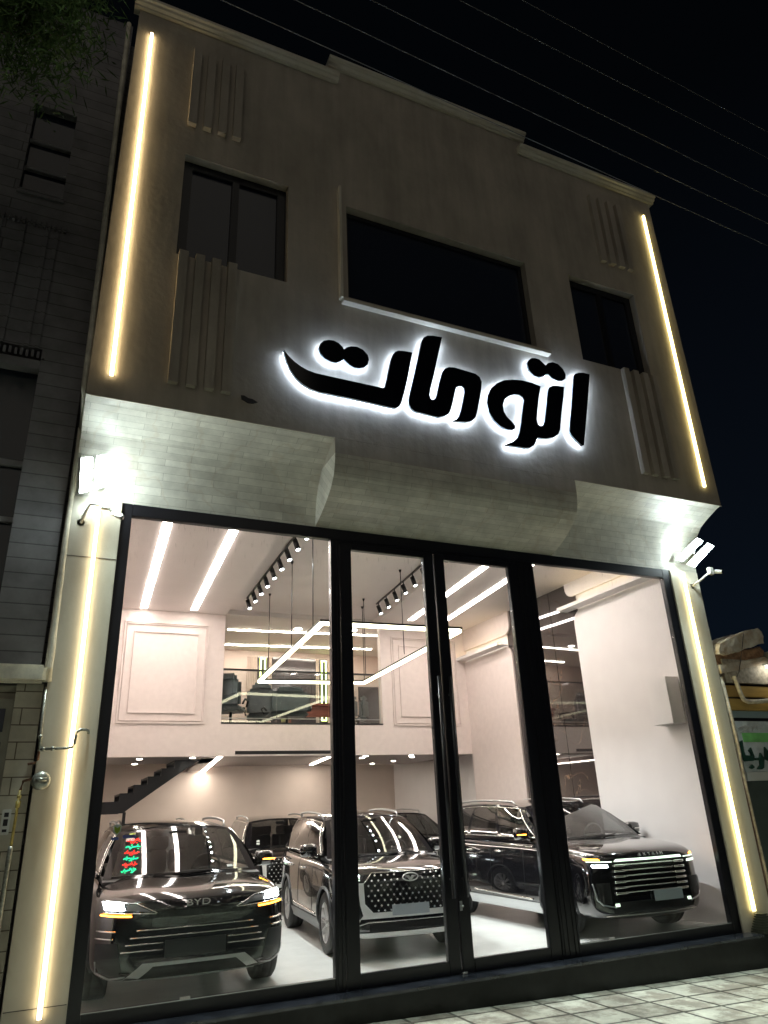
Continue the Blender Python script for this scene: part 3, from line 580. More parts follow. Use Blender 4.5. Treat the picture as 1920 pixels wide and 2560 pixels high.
# decorative brick bands and shallow pilasters under the window
mb = MB()
for z_ in (9.08, 7.05):
    for k in range(16): mb.box(-1.55 + k * .062, -1.52 + k * .062, wy - .02 - .012 * (k % 2), wy, z_, z_ + .10)
for x_ in (-1.4, -1.12, -.84, -.72): mb.box(x_, x_ + .05, wy - .02, wy, 7.2, 9.05)
W(mb, 'brick_band', M['leftwall'], ln)
W(MB().box(-6, -.64, wy + .12, wy + .14, 3.3, 6.9), 'glass_bay', mat('blue_dark_glass', (.012, .02, .03), .08, spec=.7), ln)
WS(MB().box(-6, -.63, wy - .02, wy + .2, 6.90, 7.02).box(-6, -.63, wy + .06, wy + .12, 5.6, 5.68).box(-6, -.63, wy + .06, wy + .12, 4.9, 4.96), 'bay_transom', M['leftwall'], ln)
tr = [(-.005, 0)]
W(MB().box(-6, -.07, -.12, wy, 3.10, 3.285), 'plaster_cornice', M['trim'], ln, .03)
mb = MB()
for k in range(24):   # slightly wavy vertical edge moulding that follows the showroom's side
    pass
pts = [(-.045 - .0014 * k + random.uniform(-.003, .003), -.03, 3.12 + k * .16) for k in range(20)]
W(MB().tube(pts, [.05 - .0011 * k + random.uniform(-.002, .002) for k in range(20)], 10), 'edge_moulding', M['trim'], ln)
pts = [(-.055, -.03, 6.15), (-.06, -.40, 6.20), (-.075, -.60, 6.25)] + [(-.085 - .0045 * k + random.uniform(-.003, .003), -.70, 6.3 + k * .3) for k in range(22)]
W(MB().tube(pts, [.035 + random.uniform(-.003, .003) for _ in pts], 8), 'upper_edge_moulding', M['trim'], ln)
# ground storey
W(MB().box(-.33, -.075, wy - .01, wy + .3, -.5, 3.10).box(-6, -.33, wy + .1, wy + .3, 2.95, 3.10), 'stone_courses', M['lowwall'], ln)
dr = W(MB().box(-1.3, -.335, wy + .03, wy + .09, -.35, 2.95), 'door', M['cream'], ln)
MB().box(-1.2, -.40, wy + .01, wy + .03, 2.62, 2.85).box(-1.2, -.40, wy + .01, wy + .03, 2.30, 2.52).build('window', M['dglass'], dr)
W(MB().box(-6, -1.3, wy + .03, wy + .29, -.5, 2.95), 'lower_wall', M['lowwall'], ln)
W(MB().box(-.285, -.205, wy - .04, wy - .008, 1.66, 1.89), 'intercom', M['metalw'], ln, .006)
WS(MB().box(-.265, -.225, wy - .043, wy - .039, 1.82, 1.86).box(-.265, -.225, wy - .043, wy - .039, 1.74, 1.80).box(-.265, -.225, wy - .043, wy - .039, 1.685, 1.71), 'intercom_grille', M['black'], ln)

gp = empty('gas_pipe', (-.16, -.03, -.3), 'yellow and grey gas pipe rising beside the intercom panel', 'pipe')
W(MB().tube([(-.165, -.04, 1.55), (-.155, -.04, 2.06)], .014, 10), 'yellow_pipe', M['pipey'], gp)
W(MB().tube([(-.175, -.04, -.4), (-.168, -.04, 1.50), (-.165, -.04, 1.56)], .024, 10), 'grey_sleeve', M['pipe'], gp)
WS(MB().lathe([(0, -.03), (.024, -.03), (.024, .03), (0, .03)], (-.157, -.04, 1.93), 'z', 6).lathe([(0, -.015), (.02, -.015), (.02, .015), (0, .015)], (-.156, -.04, 2.0), 'z', 6), 'fitting', M['pipey'], gp)
W(MB().tube([(-.155, -.04, 2.06), (-.14, -.045, 2.14), (-.07, -.06, 2.16), (-.02, -.08, 2.15)], .014, 10), 'upper_pipe', M['rust'], gp)
rg = empty('gas_regulator', (.03, -.1, 2.06), 'round grey gas regulator beside the left pilaster', 'regulator')
W(MB().lathe([(0, -.035), (.05, -.033), (.082, -.012), (.088, 0), (.082, .012), (.05, .03), (0, .032)], (.02, -.12, 2.14), 'y', 28), 'disc', M['pipe'], rg)
W(MB().tube([(-.03, -.165, 2.15), (.07, -.165, 2.15)], [.018, .02], 10).tube([(.02, -.16, 2.15), (.02, -.13, 2.15)], .014, 8), 'valve', M['pipe'], rg)
pp = empty('water_pipe', (-.03, -.1, 2.4), 'thin metal pipe elbowing over the left LED strip into the wall', 'pipe')
W(MB().tube([(-.05, -.05, 3.06), (-.045, -.08, 2.62), (-.03, -.10, 2.44)], .017, 10).tube([(-.03, -.10, 2.44), (.22, -.13, 2.445), (.27, -.13, 2.455), (.285, -.13, 2.49), (.29, -.13, 2.57), (.30, -.125, 2.61), (.33, -.11, 2.63), (.385, -.10, 2.63), (.405, -.08, 2.62), (.41, -.06, 2.60)], .014, 10), 'pipe_run', M['pipe'], pp)
WS(MB().lathe([(0, -.02), (.024, -.02), (.024, .02), (0, .02)], (.09, -.115, 2.443), 'x', 6).lathe([(0, -.015), (.022, -.015), (.022, .015), (0, .015)], (.0, -.103, 2.44), 'x', 8).lathe([(0, -.02), (.022, -.02), (.022, .02), (0, .02)], (-.04, -.085, 2.56), 'z', 8), 'coupling', M['pipe'], pp)
W(MB().tube([(-.035, -.09, 2.42), (-.035, -.09, 2.34), (-.06, -.085, 2.31), (-.12, -.07, 2.30)], .013, 8), 'rusty_bend', M['rust'], pp)

# ================================================================== RIGHT NEIGHBOUR
SHOP = [[(9.907, 2.499), (9.973, 2.526), (9.958, 2.362), (9.968, 2.303), (10.102, 2.296), (10.098, 2.338), (10.066, 2.373), (10.125, 2.418), (10.159, 2.284), (10.125, 2.219), (9.938, 2.212), (9.902, 2.245)], [(10.067, 2.167), (10.114, 2.126), (10.054, 2.101), (10.0, 2.121)], [(10.169, 2.26), (10.268, 2.265), (10.31, 2.336), (10.37, 2.252), (10.312, 2.111), (10.261, 2.091), (10.165, 2.096), (10.249, 2.159), (10.262, 2.224), (10.167, 2.228)], [(10.44, 2.425), (10.502, 2.347), (10.456, 2.215), (10.384, 2.24)]]

rn = empty('corner_shop', (11.2, .3, 0), 'low shop with mustard fascia and broken roof edge right of the showroom', 'building')
W(MB().box(9.80, 16, .25, 6, -.7, 3.9).box(9.80, 9.88, -.02, .25, -.7, 3.5), 'wall', M['pipeold'], rn)
mb = MB()
def rough(pl, y0, y1, amp, seed):
    rnd = random.Random(seed); bm = bmesh.new(); n_ = len(pl)
    from mathutils import noise
    xs_ = [p[0] for p in pl]; 
    V = [bm.verts.new((p[0], y, p[1])) for y in (y0, (y0 + y1) / 2, y1) for p in pl]
    for k in range(2):
        for i in range(n_): bm.faces.new((V[k * n_ + i], V[k * n_ + (i + 1) % n_], V[(k + 1) * n_ + (i + 1) % n_], V[(k + 1) * n_ + i]))
    bm.faces.new(V[:n_]); bm.faces.new(V[2 * n_:][::-1])
    bmesh.ops.triangulate(bm, faces=bm.faces); bmesh.ops.subdivide_edges(bm, edges=bm.edges, cuts=5, use_grid_fill=True)
    for v in bm.verts:
        d = noise.noise_vector(v.co * 9 + Vector((seed, 0, 0))) * amp + noise.noise_vector(v.co * 28) * amp * .45
        v.co += d
    o_ = MB(); bm.verts.index_update(); o_.add([v.co[:] for v in bm.verts], [[v.index for v in f.verts] for f in bm.faces]); bm.free(); return o_
W(rough([(9.80, 3.86), (9.86, 4.03), (10.2, 4.16), (10.6, 4.30), (10.85, 4.34), (10.95, 4.30), (10.92, 4.10), (10.4, 3.96), (10.0, 3.86)], -.12, .6, .020, 3), 'roof_slab', M['concrete'], rn)
W(rough([(9.80, 3.70), (9.80, 3.85), (10.3, 3.93), (10.9, 4.05), (10.98, 3.95), (10.9, 3.88), (10.4, 3.78)], -.04, .55, .018, 8), 'brick_course', M['brickor'], rn)
W(rough([(9.80, 3.56), (9.80, 3.69), (10.3, 3.77), (10.9, 3.87), (11.0, 3.80), (10.6, 3.70), (10.2, 3.62)], -.08, .55, .012, 5), 'slab_edge', M['concrete'], rn)
W(MB().box(10.95, 16, -.3, .5, 3.80, 3.95), 'awning', M['cream'], rn)
W(MB().box(9.9, 16, -.05, .25, 3.42, 3.80), 'canopy_soffit', M['pipeold'], rn)
WS(MB().box(9.89, 16, -.02, .24, 3.20, 3.38).box(9.89, 16, -.02, .24, 2.99, 3.17), 'fascia_board', M['yellow'], rn, .006)
WS(MB().box(9.90, 16, .0, .24, 3.171, 3.199).box(9.90, 16, .05, .24, 3.381, 3.419).box(9.95, 16, .05, .2, 2.83, 2.88), 'dark_gap', M['black'], rn)
W(MB().box(9.95, 16, .02, .2, 2.881, 2.985), 'pale_strip', mat('pale_blue_strip', (.32, .42, .44), .4), rn)
sb = W(MB().box(9.93, 16, -.02, .2, 2.06, 2.82), 'sign_board', M['signbg'], rn)
MB().box(10.02, 16, -.024, -.0205, 2.50, 2.64).build('green_band', M['signgr'], sb)
mb = MB()
for P in SHOP: mb.prism(P, -.05, -.0206)
mb.prism([(10.55, 2.30), (10.62, 2.42), (10.72, 2.28), (10.95, 2.30), (10.95, 2.22), (10.6, 2.20)], -.05, -.0206)
mb.build('lettering', M['signtx'], sb)
mb = MB(); rnd = random.Random(4)
for k in range(26):   # dense swirling pale calligraphy across the top of the sign
    cx, cz, r_ = rnd.uniform(9.98, 10.9), rnd.uniform(2.67, 2.79), rnd.uniform(.03, .08); a0 = rnd.uniform(0, 6)
    pts = [(cx + r_ * math.cos(a0 + q * .5) * (1 + .15 * q), -.024, min(2.815, max(2.645, cz + r_ * .6 * math.sin(a0 + q * .5)))) for q in range(6)]
    mb.tube(pts, .0035, 4)
mb.build('calligraphy', M['metalw'], sb)
W(MB().box(9.93, 16, -.03, .2, 1.93, 2.055), 'sign_ledge', M['metalw'], rn)
WS(MB().box(9.92, 10.45, .06, .24, -.7, 1.929).box(10.46, 16, .12, .24, -.7, 1.80).box(10.46, 16, .06, .24, 1.80, 1.929), 'shutter', M['shutter'], rn)
W(MB().tube([(9.83, -.03, 3.5), (9.85, -.04, 2.6), (9.84, -.03, 1.9), (9.86, -.03, .2)], [.03, .035, .03, .03], 8), 'standpipe', M['pipeold'], rn)
W(MB().tube([(9.80, -.02, -.5), (9.815, -.02, 1.6), (9.80, -.01, 2.4)], [.022, .02, .02], 7), 'cable_duct', M['rust'], rn)
dp = empty('drain_pipe', (10.1, -.1, 3.0), 'bent old drain pipe stub hanging below the broken roof edge', 'pipe')
W(MB().tube([(10.07, -.08, 3.52), (10.10, -.10, 3.25), (10.13, -.11, 3.14), (10.20, -.13, 3.105), (10.40, -.17, 3.11), (10.66, -.22, 3.13)], .035, 12, False), 'pipe', M['pipeold'], dp)
W(MB().tube([(10.655, -.219, 3.13), (10.664, -.221, 3.13)], [.034, .034], 12), 'pipe_end', M['black'], dp)
tl = empty('tube_light', (10.9, -.2, 3.66), 'lit tube lamp under the shop awning', 'lamp')
W(MB().tube([(10.72, -.20, 3.67), (11.5, -.20, 3.67)], .018, 10), 'tube', M['tube'], tl)
W(MB().box(10.68, 11.55, -.24, -.16, 3.695, 3.725), 'batten', M['metalw'], tl)
sl = empty('street_lamp_arm', (11.5, -1, 5.2), 'short pale lamp arm tip at the right edge of the photo', 'street lamp')
W(MB().tube([(10.83, -.6, 5.03), (11.2, -.6, 5.10), (12.5, -.6, 5.3)], [.03, .025, .03], 8), 'arm', M['metalw'], sl)
cb = MB().tube([(10.42, -.16, 4.22), (10.30, -.18, 4.0), (10.20, -.18, 3.8), (10.12, -.15, 3.58), (10.08, -.12, 3.5)], .006, 6).build('dangling_cable', M['black'])
tag(cb, 'thin dark cable dangling over the broken roof edge', 'cable')
cb = MB().tube([(10.95, -.06, 2.80), (10.80, -.08, 2.62), (10.62, -.08, 2.45), (10.45, -.06, 2.35), (10.3, -.05, 2.2)], .004, 6).build('sign_cable', M['black'])
tag(cb, 'thin dark cable hanging across the green shop sign', 'cable')

# ================================================================== OVERHEAD WIRES
lab = ['lowest overhead wire, nearest above the parapet', 'second overhead wire up from the parapet', 'middle overhead wire of the five across the sky', 'fourth overhead wire up from the parapet', 'topmost overhead wire in the corner of the sky']
for k, (a, b) in enumerate((((3.33, 11.75), (11.23, 11.23)), ((3.36, 12.46), (11.46, 11.86)), ((3.40, 13.32), (11.74, 12.66)), ((4.87, 14.39), (12.17, 13.89)), ((6.27, 15.27), (12.49, 14.79)))):
    s_ = (b[1] - a[1]) / (b[0] - a[0]); pts = []
    for q in range(25):
        x_ = -14 + q * 2.0; pts.append((x_, -2.0, a[1] + s_ * (x_ - a[0]) - .0006 * ((x_ - 6) ** 2 - 30) * -1))
    tag(MB().tube(pts, .0065, 5).build('overhead_wire', M['wire']), lab[k], 'wire', 'overhead wires crossing the night sky')

# ================================================================== TREE (crown reaches in at the top left, trunk stands outside the frame)
tr = empty('street_tree', (-3.2, -3.2, GZ(-3.2)), 'dark leafy tree crown hanging in at the upper left', 'tree')
W(MB().tube([(-3.2, -3.2, -.3), (-3.1, -3.15, 3), (-2.9, -3.1, 6), (-2.5, -3.0, 8), (-2.0, -2.9, 10)], [.2, .17, .13, .09, .04], 9), 'trunk', M['bark'], tr)
mb = MB(); rnd = random.Random(11)
for k in range(26):
    a = Vector((-2.9 + rnd.random() * .7, -3.05, 6 + rnd.random() * 3.4)); b = Vector((rnd.uniform(-3.5, -.45), rnd.uniform(-3.5, -2.3), rnd.uniform(9.2, 11.5))); mb.tube([a, a.lerp(b, .5) + Vector((0, 0, .3)), b], [.035, .02, .006], 5)
W(mb, 'branches', M['bark'], tr)
mb = MB()
for c_ in range(620):
    cc = Vector((rnd.uniform(-3.2, -.55), rnd.uniform(-3.5, -2.3), rnd.uniform(8.75, 11.8)))
    if cc.x > -.9 and cc.z < 8.6 + (cc.x + .9) * 1.3: continue
    for q in range(60):
        p = cc + Vector((rnd.gauss(0, .17), rnd.gauss(0, .17), rnd.gauss(0, .15))); d = Vector((rnd.uniform(-1, 1), rnd.uniform(-1, 1), rnd.uniform(-1.3, .2))).normalized(); s_ = d.cross(Vector((rnd.uniform(-1, 1), rnd.uniform(-1, 1), 1))).normalized() * .009
        l_ = rnd.uniform(.09, .18); mb.add([p, p + d * l_ * .5 + s_, p + d * l_, p + d * l_ * .5 - s_], [(0, 1, 2, 3)])
W(mb, 'crown', M['leaf'], tr, 0, False)

# ================================================================== INTERIOR LIGHTS
def strip(x0, y0, x1, y1, z, wd, label, group, mt_=None):
    t_ = empty('ceiling_light', ((x0 + x1) / 2, (y0 + y1) / 2, z), label, 'ceiling light', group)
    mt_ = mt_ or M['strip']
    W(MB().obox((x0, y0, z - .006), (x1, y1, z - .006), wd, .012), 'diffuser', mt_, t_)
    d = Vector((x1 - x0, y1 - y0, 0)).normalized() * .012
    W(MB().obox((x0 - d.x, y0 - d.y, z - .0015), (x1 + d.x, y1 + d.y, z - .0015), wd + .024, .003), 'trim', M['ceil'], t_)
DL = ['round downlight above the stair, nearest the front edge at left', 'round downlight behind the one nearest the stair top', 'round downlight left of the slanting strip light, front one', 'round downlight left of the slanting strip light, rear one', 'round downlight leftmost in the left door, close to the post', 'round downlight second from the left seen through the left door', 'round downlight fourth along the row seen through the left door', 'round downlight farther back in the middle of the left door', 'rearmost round downlight seen low in the left door', 'round downlight at the front edge close to the door posts']
GC = 'long strip lights in the showroom ceiling'
strip(1.20, .5, 1.55, 6.85, 5.85, .13, 'leftmost long strip light in the showroom ceiling', GC)
strip(2.19, .5, 2.56, 6.72, 5.85, .13, 'second long strip light from the left in the showroom ceiling', GC)
strip(6.88, .6, 7.50, 6.30, 5.85, .13, 'third long strip light, crossing behind the doors', GC)
strip(7.68, .6, 8.32, 6.08, 5.85, .13, 'long strip light nearest the right hand wall', GC)
strip(3.66, 8.35, 7.9, 8.0, 5.87, .07, 'thin strip light across the mezzanine ceiling, nearer one', 'strip lights over the mezzanine office', M['strip2'])
strip(3.95, 9.95, 7.9, 9.6, 5.87, .07, 'thin strip light across the mezzanine ceiling, farther one', 'strip lights over the mezzanine office', M['strip2'])
strip(3.32, 7.05, 3.93, 11.95, 2.895, .09, 'slanting strip light under the mezzanine beside the stair', 'strip lights under the mezzanine', M['strip3'])
strip(6.37, 8.8, 6.85, 11.6, 3.01, .09, 'short strip light under the mezzanine above the middle car', 'strip lights under the mezzanine', M['strip3'])
for k, (x_, y_, z_) in enumerate(((1.80, 7.5, 2.895), (1.86, 8.86, 2.895), (2.82, 7.3, 2.895), (2.90, 8.66, 2.895), (6.67, 7.3, 2.895), (6.85, 7.95, 2.905), (8.12, 7.85, 2.905), (8.2, 9.1, 2.905), (8.0, 10.0, 2.905), (7.8, 7.25, 2.895))):
    t_ = empty('downlight', (x_, y_, z_), DL[k], 'downlight', 'round downlights under the mezzanine')
    W(MB().lathe([(0, 0), (.055, 0), (.055, .004), (0, .004)], (x_, y_, z_ - .004), 'z', 20), 'lens', M['down'], t_)
    W(MB().lathe([(.056, 0), (.075, 0), (.075, .004), (.056, .004)], (x_, y_, z_ - .003), 'z', 20), 'ring', M['ceil'], t_)
for x_, y_ in ((5.25, 7.9), (6.62, 7.7)):
    t_ = empty('downlight', (x_, y_, 5.87), 'round white downlight in the mezzanine ceiling ' + ('above the armchairs' if x_ < 6 else 'seen through the left door'), 'downlight', 'round lights in the upper ceiling')
    W(MB().lathe([(0, 0), (.08, 0), (.08, .006), (0, .006)], (x_, y_, 5.868), 'z', 20), 'lens', M['down'], t_)
def track(x0, y0, x1, y1, n, label):
    z = 5.97; t_ = empty('track_light', ((x0 + x1) / 2, (y0 + y1) / 2, z), label, 'track light', 'black spotlight tracks on the showroom ceiling')
    W(MB().obox((x0, y0, z - .012), (x1, y1, z - .012), .035, .022), 'track', M['black'], t_)
    for k in range(n):
        f_ = (k + .25) / n; x_, y_ = x0 + (x1 - x0) * f_, y0 + (y1 - y0) * f_
        h = W(MB().tube([(x_, y_, z - .02), (x_, y_, z - .10)], .012, 6).tube([(x_ - .01, y_ + .01, z - .085), (x_ + .035, y_ - .03, z - .265)], .043, 14), 'spotlight', M['black'], t_)
        MB().tube([(x_ + .035, y_ - .03, z - .2652), (x_ + .036, y_ - .031, z - .2685)], [.034, .034], 14).build('lens', M['spot'], h)
        L_ = bpy.data.lights.new('spot_beam', 'SPOT'); L_.energy = 95; L_.color = (.95, .97, 1.0); L_.spot_size = math.radians(75); L_.spot_blend = .7; L_.shadow_soft_size = .03
        lo_ = bpy.data.objects.new('spot_beam', L_); COL.objects.link(lo_); lo_.parent = h; lo_.location = (x_ + .037, y_ - .032, z - .275); lo_.rotation_euler = Vector((.045, -.04, -.18)).to_track_quat('-Z', 'Y').to_euler()
track(3.50, 5.95, 3.30, 1.2, 9, 'left black track of spotlights on the raised ceiling')
track(6.32, 5.6, 5.90, 1.4, 8, 'right black track of spotlights on the raised ceiling')
# pendant: one rectangular ring of light hung on thin rods
pl = empty('pendant_light', (4.9, 3.7, 4.3), 'large rectangular ring of light hanging on thin rods over the cars', 'pendant')
pc = [(3.895, 6.30), (3.50, 1.33), (5.77, 1.22), (6.15, 6.05)]
for k in range(4):
    a, b = pc[k], pc[(k + 1) % 4]; d = (Vector(b) - Vector(a)).normalized() * .03
    W(MB().obox((a[0] - d.x, a[1] - d.y, 4.345), (b[0] + d.x, b[1] + d.y, 4.345), .065, .03), 'profile', M['black'], pl)
    W(MB().obox((a[0], a[1], 4.305), (b[0], b[1], 4.305), .055, .048), 'diffuser', M['pend'], pl)
for x_, y_ in ((3.88, 5.55), (3.70, 3.45), (3.56, 1.9), (5.90, 5.35), (5.80, 3.30), (6.12, 5.95), (5.70, 1.6)):
    W(MB().tube([(x_, y_, 4.36), (x_, y_, 5.97)], .0075, 6).lathe([(0, 0), (.03, 0), (.012, -.05), (0, -.05)], (x_, y_, 5.975), 'z', 12), 'rod', M['black'], pl)
# hidden cove lights lying on the two wall shelves
for a, b, z in ((.34, 2.80, 5.31), (5.14, 6.94, 5.12)):
    t_ = empty('cove_light', (9.15, (a + b) / 2, z), 'warm light tape lying on the ' + ('front' if a < 1 else 'rear') + ' wall shelf', 'light tape', 'warm cove lights on the right wall')
    W(MB().box(9.12, 9.16, a, b, z, z + .012), 'diffuser', M['cove'], t_); W(MB().box(9.115, 9.165, a - .01, b + .01, z - .006, z - .0005), 'carrier', M['metalw'], t_)

# ================================================================== MEZZANINE RAIL AND OFFICE
ra = empty('mezzanine_railing', (5.15, 7.08, 3.57), 'frameless glass railing with dark top bar along the mezzanine edge', 'railing')
W(MB().box(3.31, 6.99, 7.05, 7.10, 4.665, 4.70), 'top_rail', M['black'], ra)
for a, b in ((3.31, 4.50), (4.515, 5.70), (5.715, 6.99)): W(MB().box(a, b, 7.07, 7.082, 3.58, 4.66), 'glass_panel', M['railglass'], ra)
W(MB().box(3.31, 6.99, 7.062, 7.09, 3.66, 3.672), 'clamp_rail', M['satin'], ra)
def armchair(x_, y_, rz, s, label, hz=.82):
    t_ = empty('office_chair', (x_, y_, 3.5), label, 'chair', 'dark grey office chairs on the mezzanine', rz)
    def bb(nm, a, b_, c, d, e_, f_, mt_=M['chair'], bv=.04): return MB().box(a, b_, c, d, e_, f_).build(nm, mt_, t_, bv)
    bb('seat', -.30 * s, .30 * s, -.28, .28, .42, .56); bk = bb('backrest', -.31 * s, .31 * s, .24, .38, .50, 1.22, bv=.07)
    bb('headrest', -.2 * s, .2 * s, .25, .40, 1.16, 1.38, bv=.06)
    for sx_ in (-1, 1):
        a = MB().tube([(sx_ * .33 * s, .2, .60), (sx_ * .36 * s, .1, .74), (sx_ * .36 * s, -.22, .74), (sx_ * .32 * s, -.26, .58)], .022, 8).build('armrest', M['black'], t_)
    MB().tube([(0, 0, .08), (0, 0, .42)], .03, 8).build('column', M['black'], t_)
    mb = MB()
    for k in range(5): a = k * 2 * PI / 5; mb.tube([(0, 0, .10), (.30 * math.cos(a), .30 * math.sin(a), .06)], [.03, .018], 6)
    mb.build('base', M['satin'], t_); t_.scale.z = hz
    return t_
armchair(3.62, 7.55, 2.7, .9, 'grey swivel chair at the left end of the mezzanine rail')
armchair(4.95, 7.75, PI - .1, 1.5, 'wide grey chair with its back to the mezzanine rail', .66)
armchair(4.65, 8.9, 2.9, 1.1, 'tall grey executive chair behind the wide one', .86)
for k, x_ in enumerate((6.50, 6.78)): armchair(x_ + .1, 8.2, PI + .1, .42, 'low dark chair seen through the left door, ' + ('left' if k == 0 else 'right') + ' of two', .6)
dk = empty('office_desk', (6.2, 9.3, 3.5), 'red brown office desk on the mezzanine', 'desk')
W(MB().box(5.3, 7.0, 8.9, 9.7, 4.22, 4.28), 'desk_top', M['desk'], dk, .005)
W(MB().box(5.35, 6.95, 8.95, 8.98, 3.95, 4.22), 'front_panel', M['desk'], dk); 
for x_ in (5.38, 6.86): W(MB().box(x_, x_ + .06, 8.98, 9.65, 3.5, 4.22), 'side_panel', M['desk'], dk)
for k, x_ in enumerate((5.11, 6.85)):
    t_ = empty('wall_sconce', (x_, 10.5, 4.9), 'tall lime yellow light outline on the mezzanine back wall, ' + ('left one' if k == 0 else 'right one behind the door post'), 'wall lamp', 'lime wall lamps in the office')
    W(MB().box(x_ - .075, x_ - .045, 10.50, 10.53, 4.05, 5.68).box(x_ + .045, x_ + .075, 10.50, 10.53, 4.05, 5.68).box(x_ - .045, x_ + .045, 10.50, 10.53, 5.65, 5.68).box(x_ - .045, x_ + .045, 10.50, 10.53, 4.05, 4.08), 'light_outline', M['lime'], t_)
    W(MB().box(x_ - .06, x_ + .06, 10.531, 10.539, 4.06, 5.67), 'backplate', M['black'], t_)

# ================================================================== STAIR AND SMALL WALL ITEMS
st = empty('staircase', (2.0, 8.2, 0), 'black folded steel staircase climbing right behind the left car', 'stairs')
P = [(1.0, 2.12), (1.52, 2.12)]; n_ = 5; x0, z0 = 1.52, 2.12
for k in range(n_): P += [(x0 + .26 * k, z0 + .155 * (k + 1)), (x0 + .26 * (k + 1), z0 + .155 * (k + 1))]
P += [(2.95, 2.93), (3.1, 2.90), (2.80, 2.72), (1.72, 1.98), (1.62, 1.90), (1.0, 1.90)]
for y_ in (7.9, 8.95): W(MB().prism(P, y_, y_ + .07), 'stringer', M['stair'], st)
mb = MB().box(1.0, 1.55, 7.97, 8.95, 2.08, 2.12)
for k in range(n_): mb.box(x0 + .26 * k, x0 + .26 * (k + 1) - .005, 7.97, 8.95, z0 + .155 * (k + 1) - .04, z0 + .155 * (k + 1) - .005)
W(mb, 'tread', M['stair'], st)
mb = MB()
for k in range(12): mb.box(.9 - .0, 1.0, 9.0 + k * .27 - .0, 9.27 + k * .27, 1.90 - k * .165, 1.95 - k * .165)
W(MB().box(1.62, 1.68, 7.98, 8.04, 0, 1.92), 'post', M['stair'], st)
ic = empty('dome_camera', (8.75, 6.95, 2.9), 'small white camera on the soffit corner above the right car', 'camera')
W(MB().tube([(8.78, 6.93, 2.84), (8.78, 6.80, 2.80)], .035, 12), 'camera_body', M['metalw'], ic); W(MB().tube([(8.78, 6.799, 2.80), (8.78, 6.796, 2.80)], .025, 12), 'lens', M['blackgl'], ic)

# stickers on the left pane, and glowing tubes that imitate a street sign's reflection
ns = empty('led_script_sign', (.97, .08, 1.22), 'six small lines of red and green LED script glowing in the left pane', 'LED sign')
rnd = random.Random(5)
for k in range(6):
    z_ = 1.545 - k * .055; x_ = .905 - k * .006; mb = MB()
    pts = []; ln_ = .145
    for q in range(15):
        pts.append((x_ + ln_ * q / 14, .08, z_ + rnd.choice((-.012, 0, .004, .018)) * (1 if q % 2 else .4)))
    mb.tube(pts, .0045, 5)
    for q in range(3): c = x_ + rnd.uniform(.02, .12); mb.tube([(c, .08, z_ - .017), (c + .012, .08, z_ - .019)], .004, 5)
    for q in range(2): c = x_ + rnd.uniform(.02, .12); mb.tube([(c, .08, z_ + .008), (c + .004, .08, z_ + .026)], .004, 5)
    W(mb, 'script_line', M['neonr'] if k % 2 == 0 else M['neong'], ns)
sk = empty('window_sticker', (.80, .02, 1.5), 'green and white shield sticker with a blue bar on the left pane', 'sticker')
W(MB().prism([(.755, 1.70), (.795, 1.715), (.835, 1.70), (.830, 1.64), (.795, 1.605), (.760, 1.64)], .018, .019), 'shield', M['lblwhite'], sk)
W(MB().prism([(.765, 1.695), (.795, 1.675), (.825, 1.695), (.820, 1.645), (.795, 1.62), (.770, 1.645)], .0175, .0178), 'shield_leaf', M['lblgreen'], sk)
W(MB().box(.745, .815, .018, .019, 1.565, 1.59).box(.855, .985, .018, .019, 1.575, 1.605), 'blue_bar', M['lblblue'], sk)

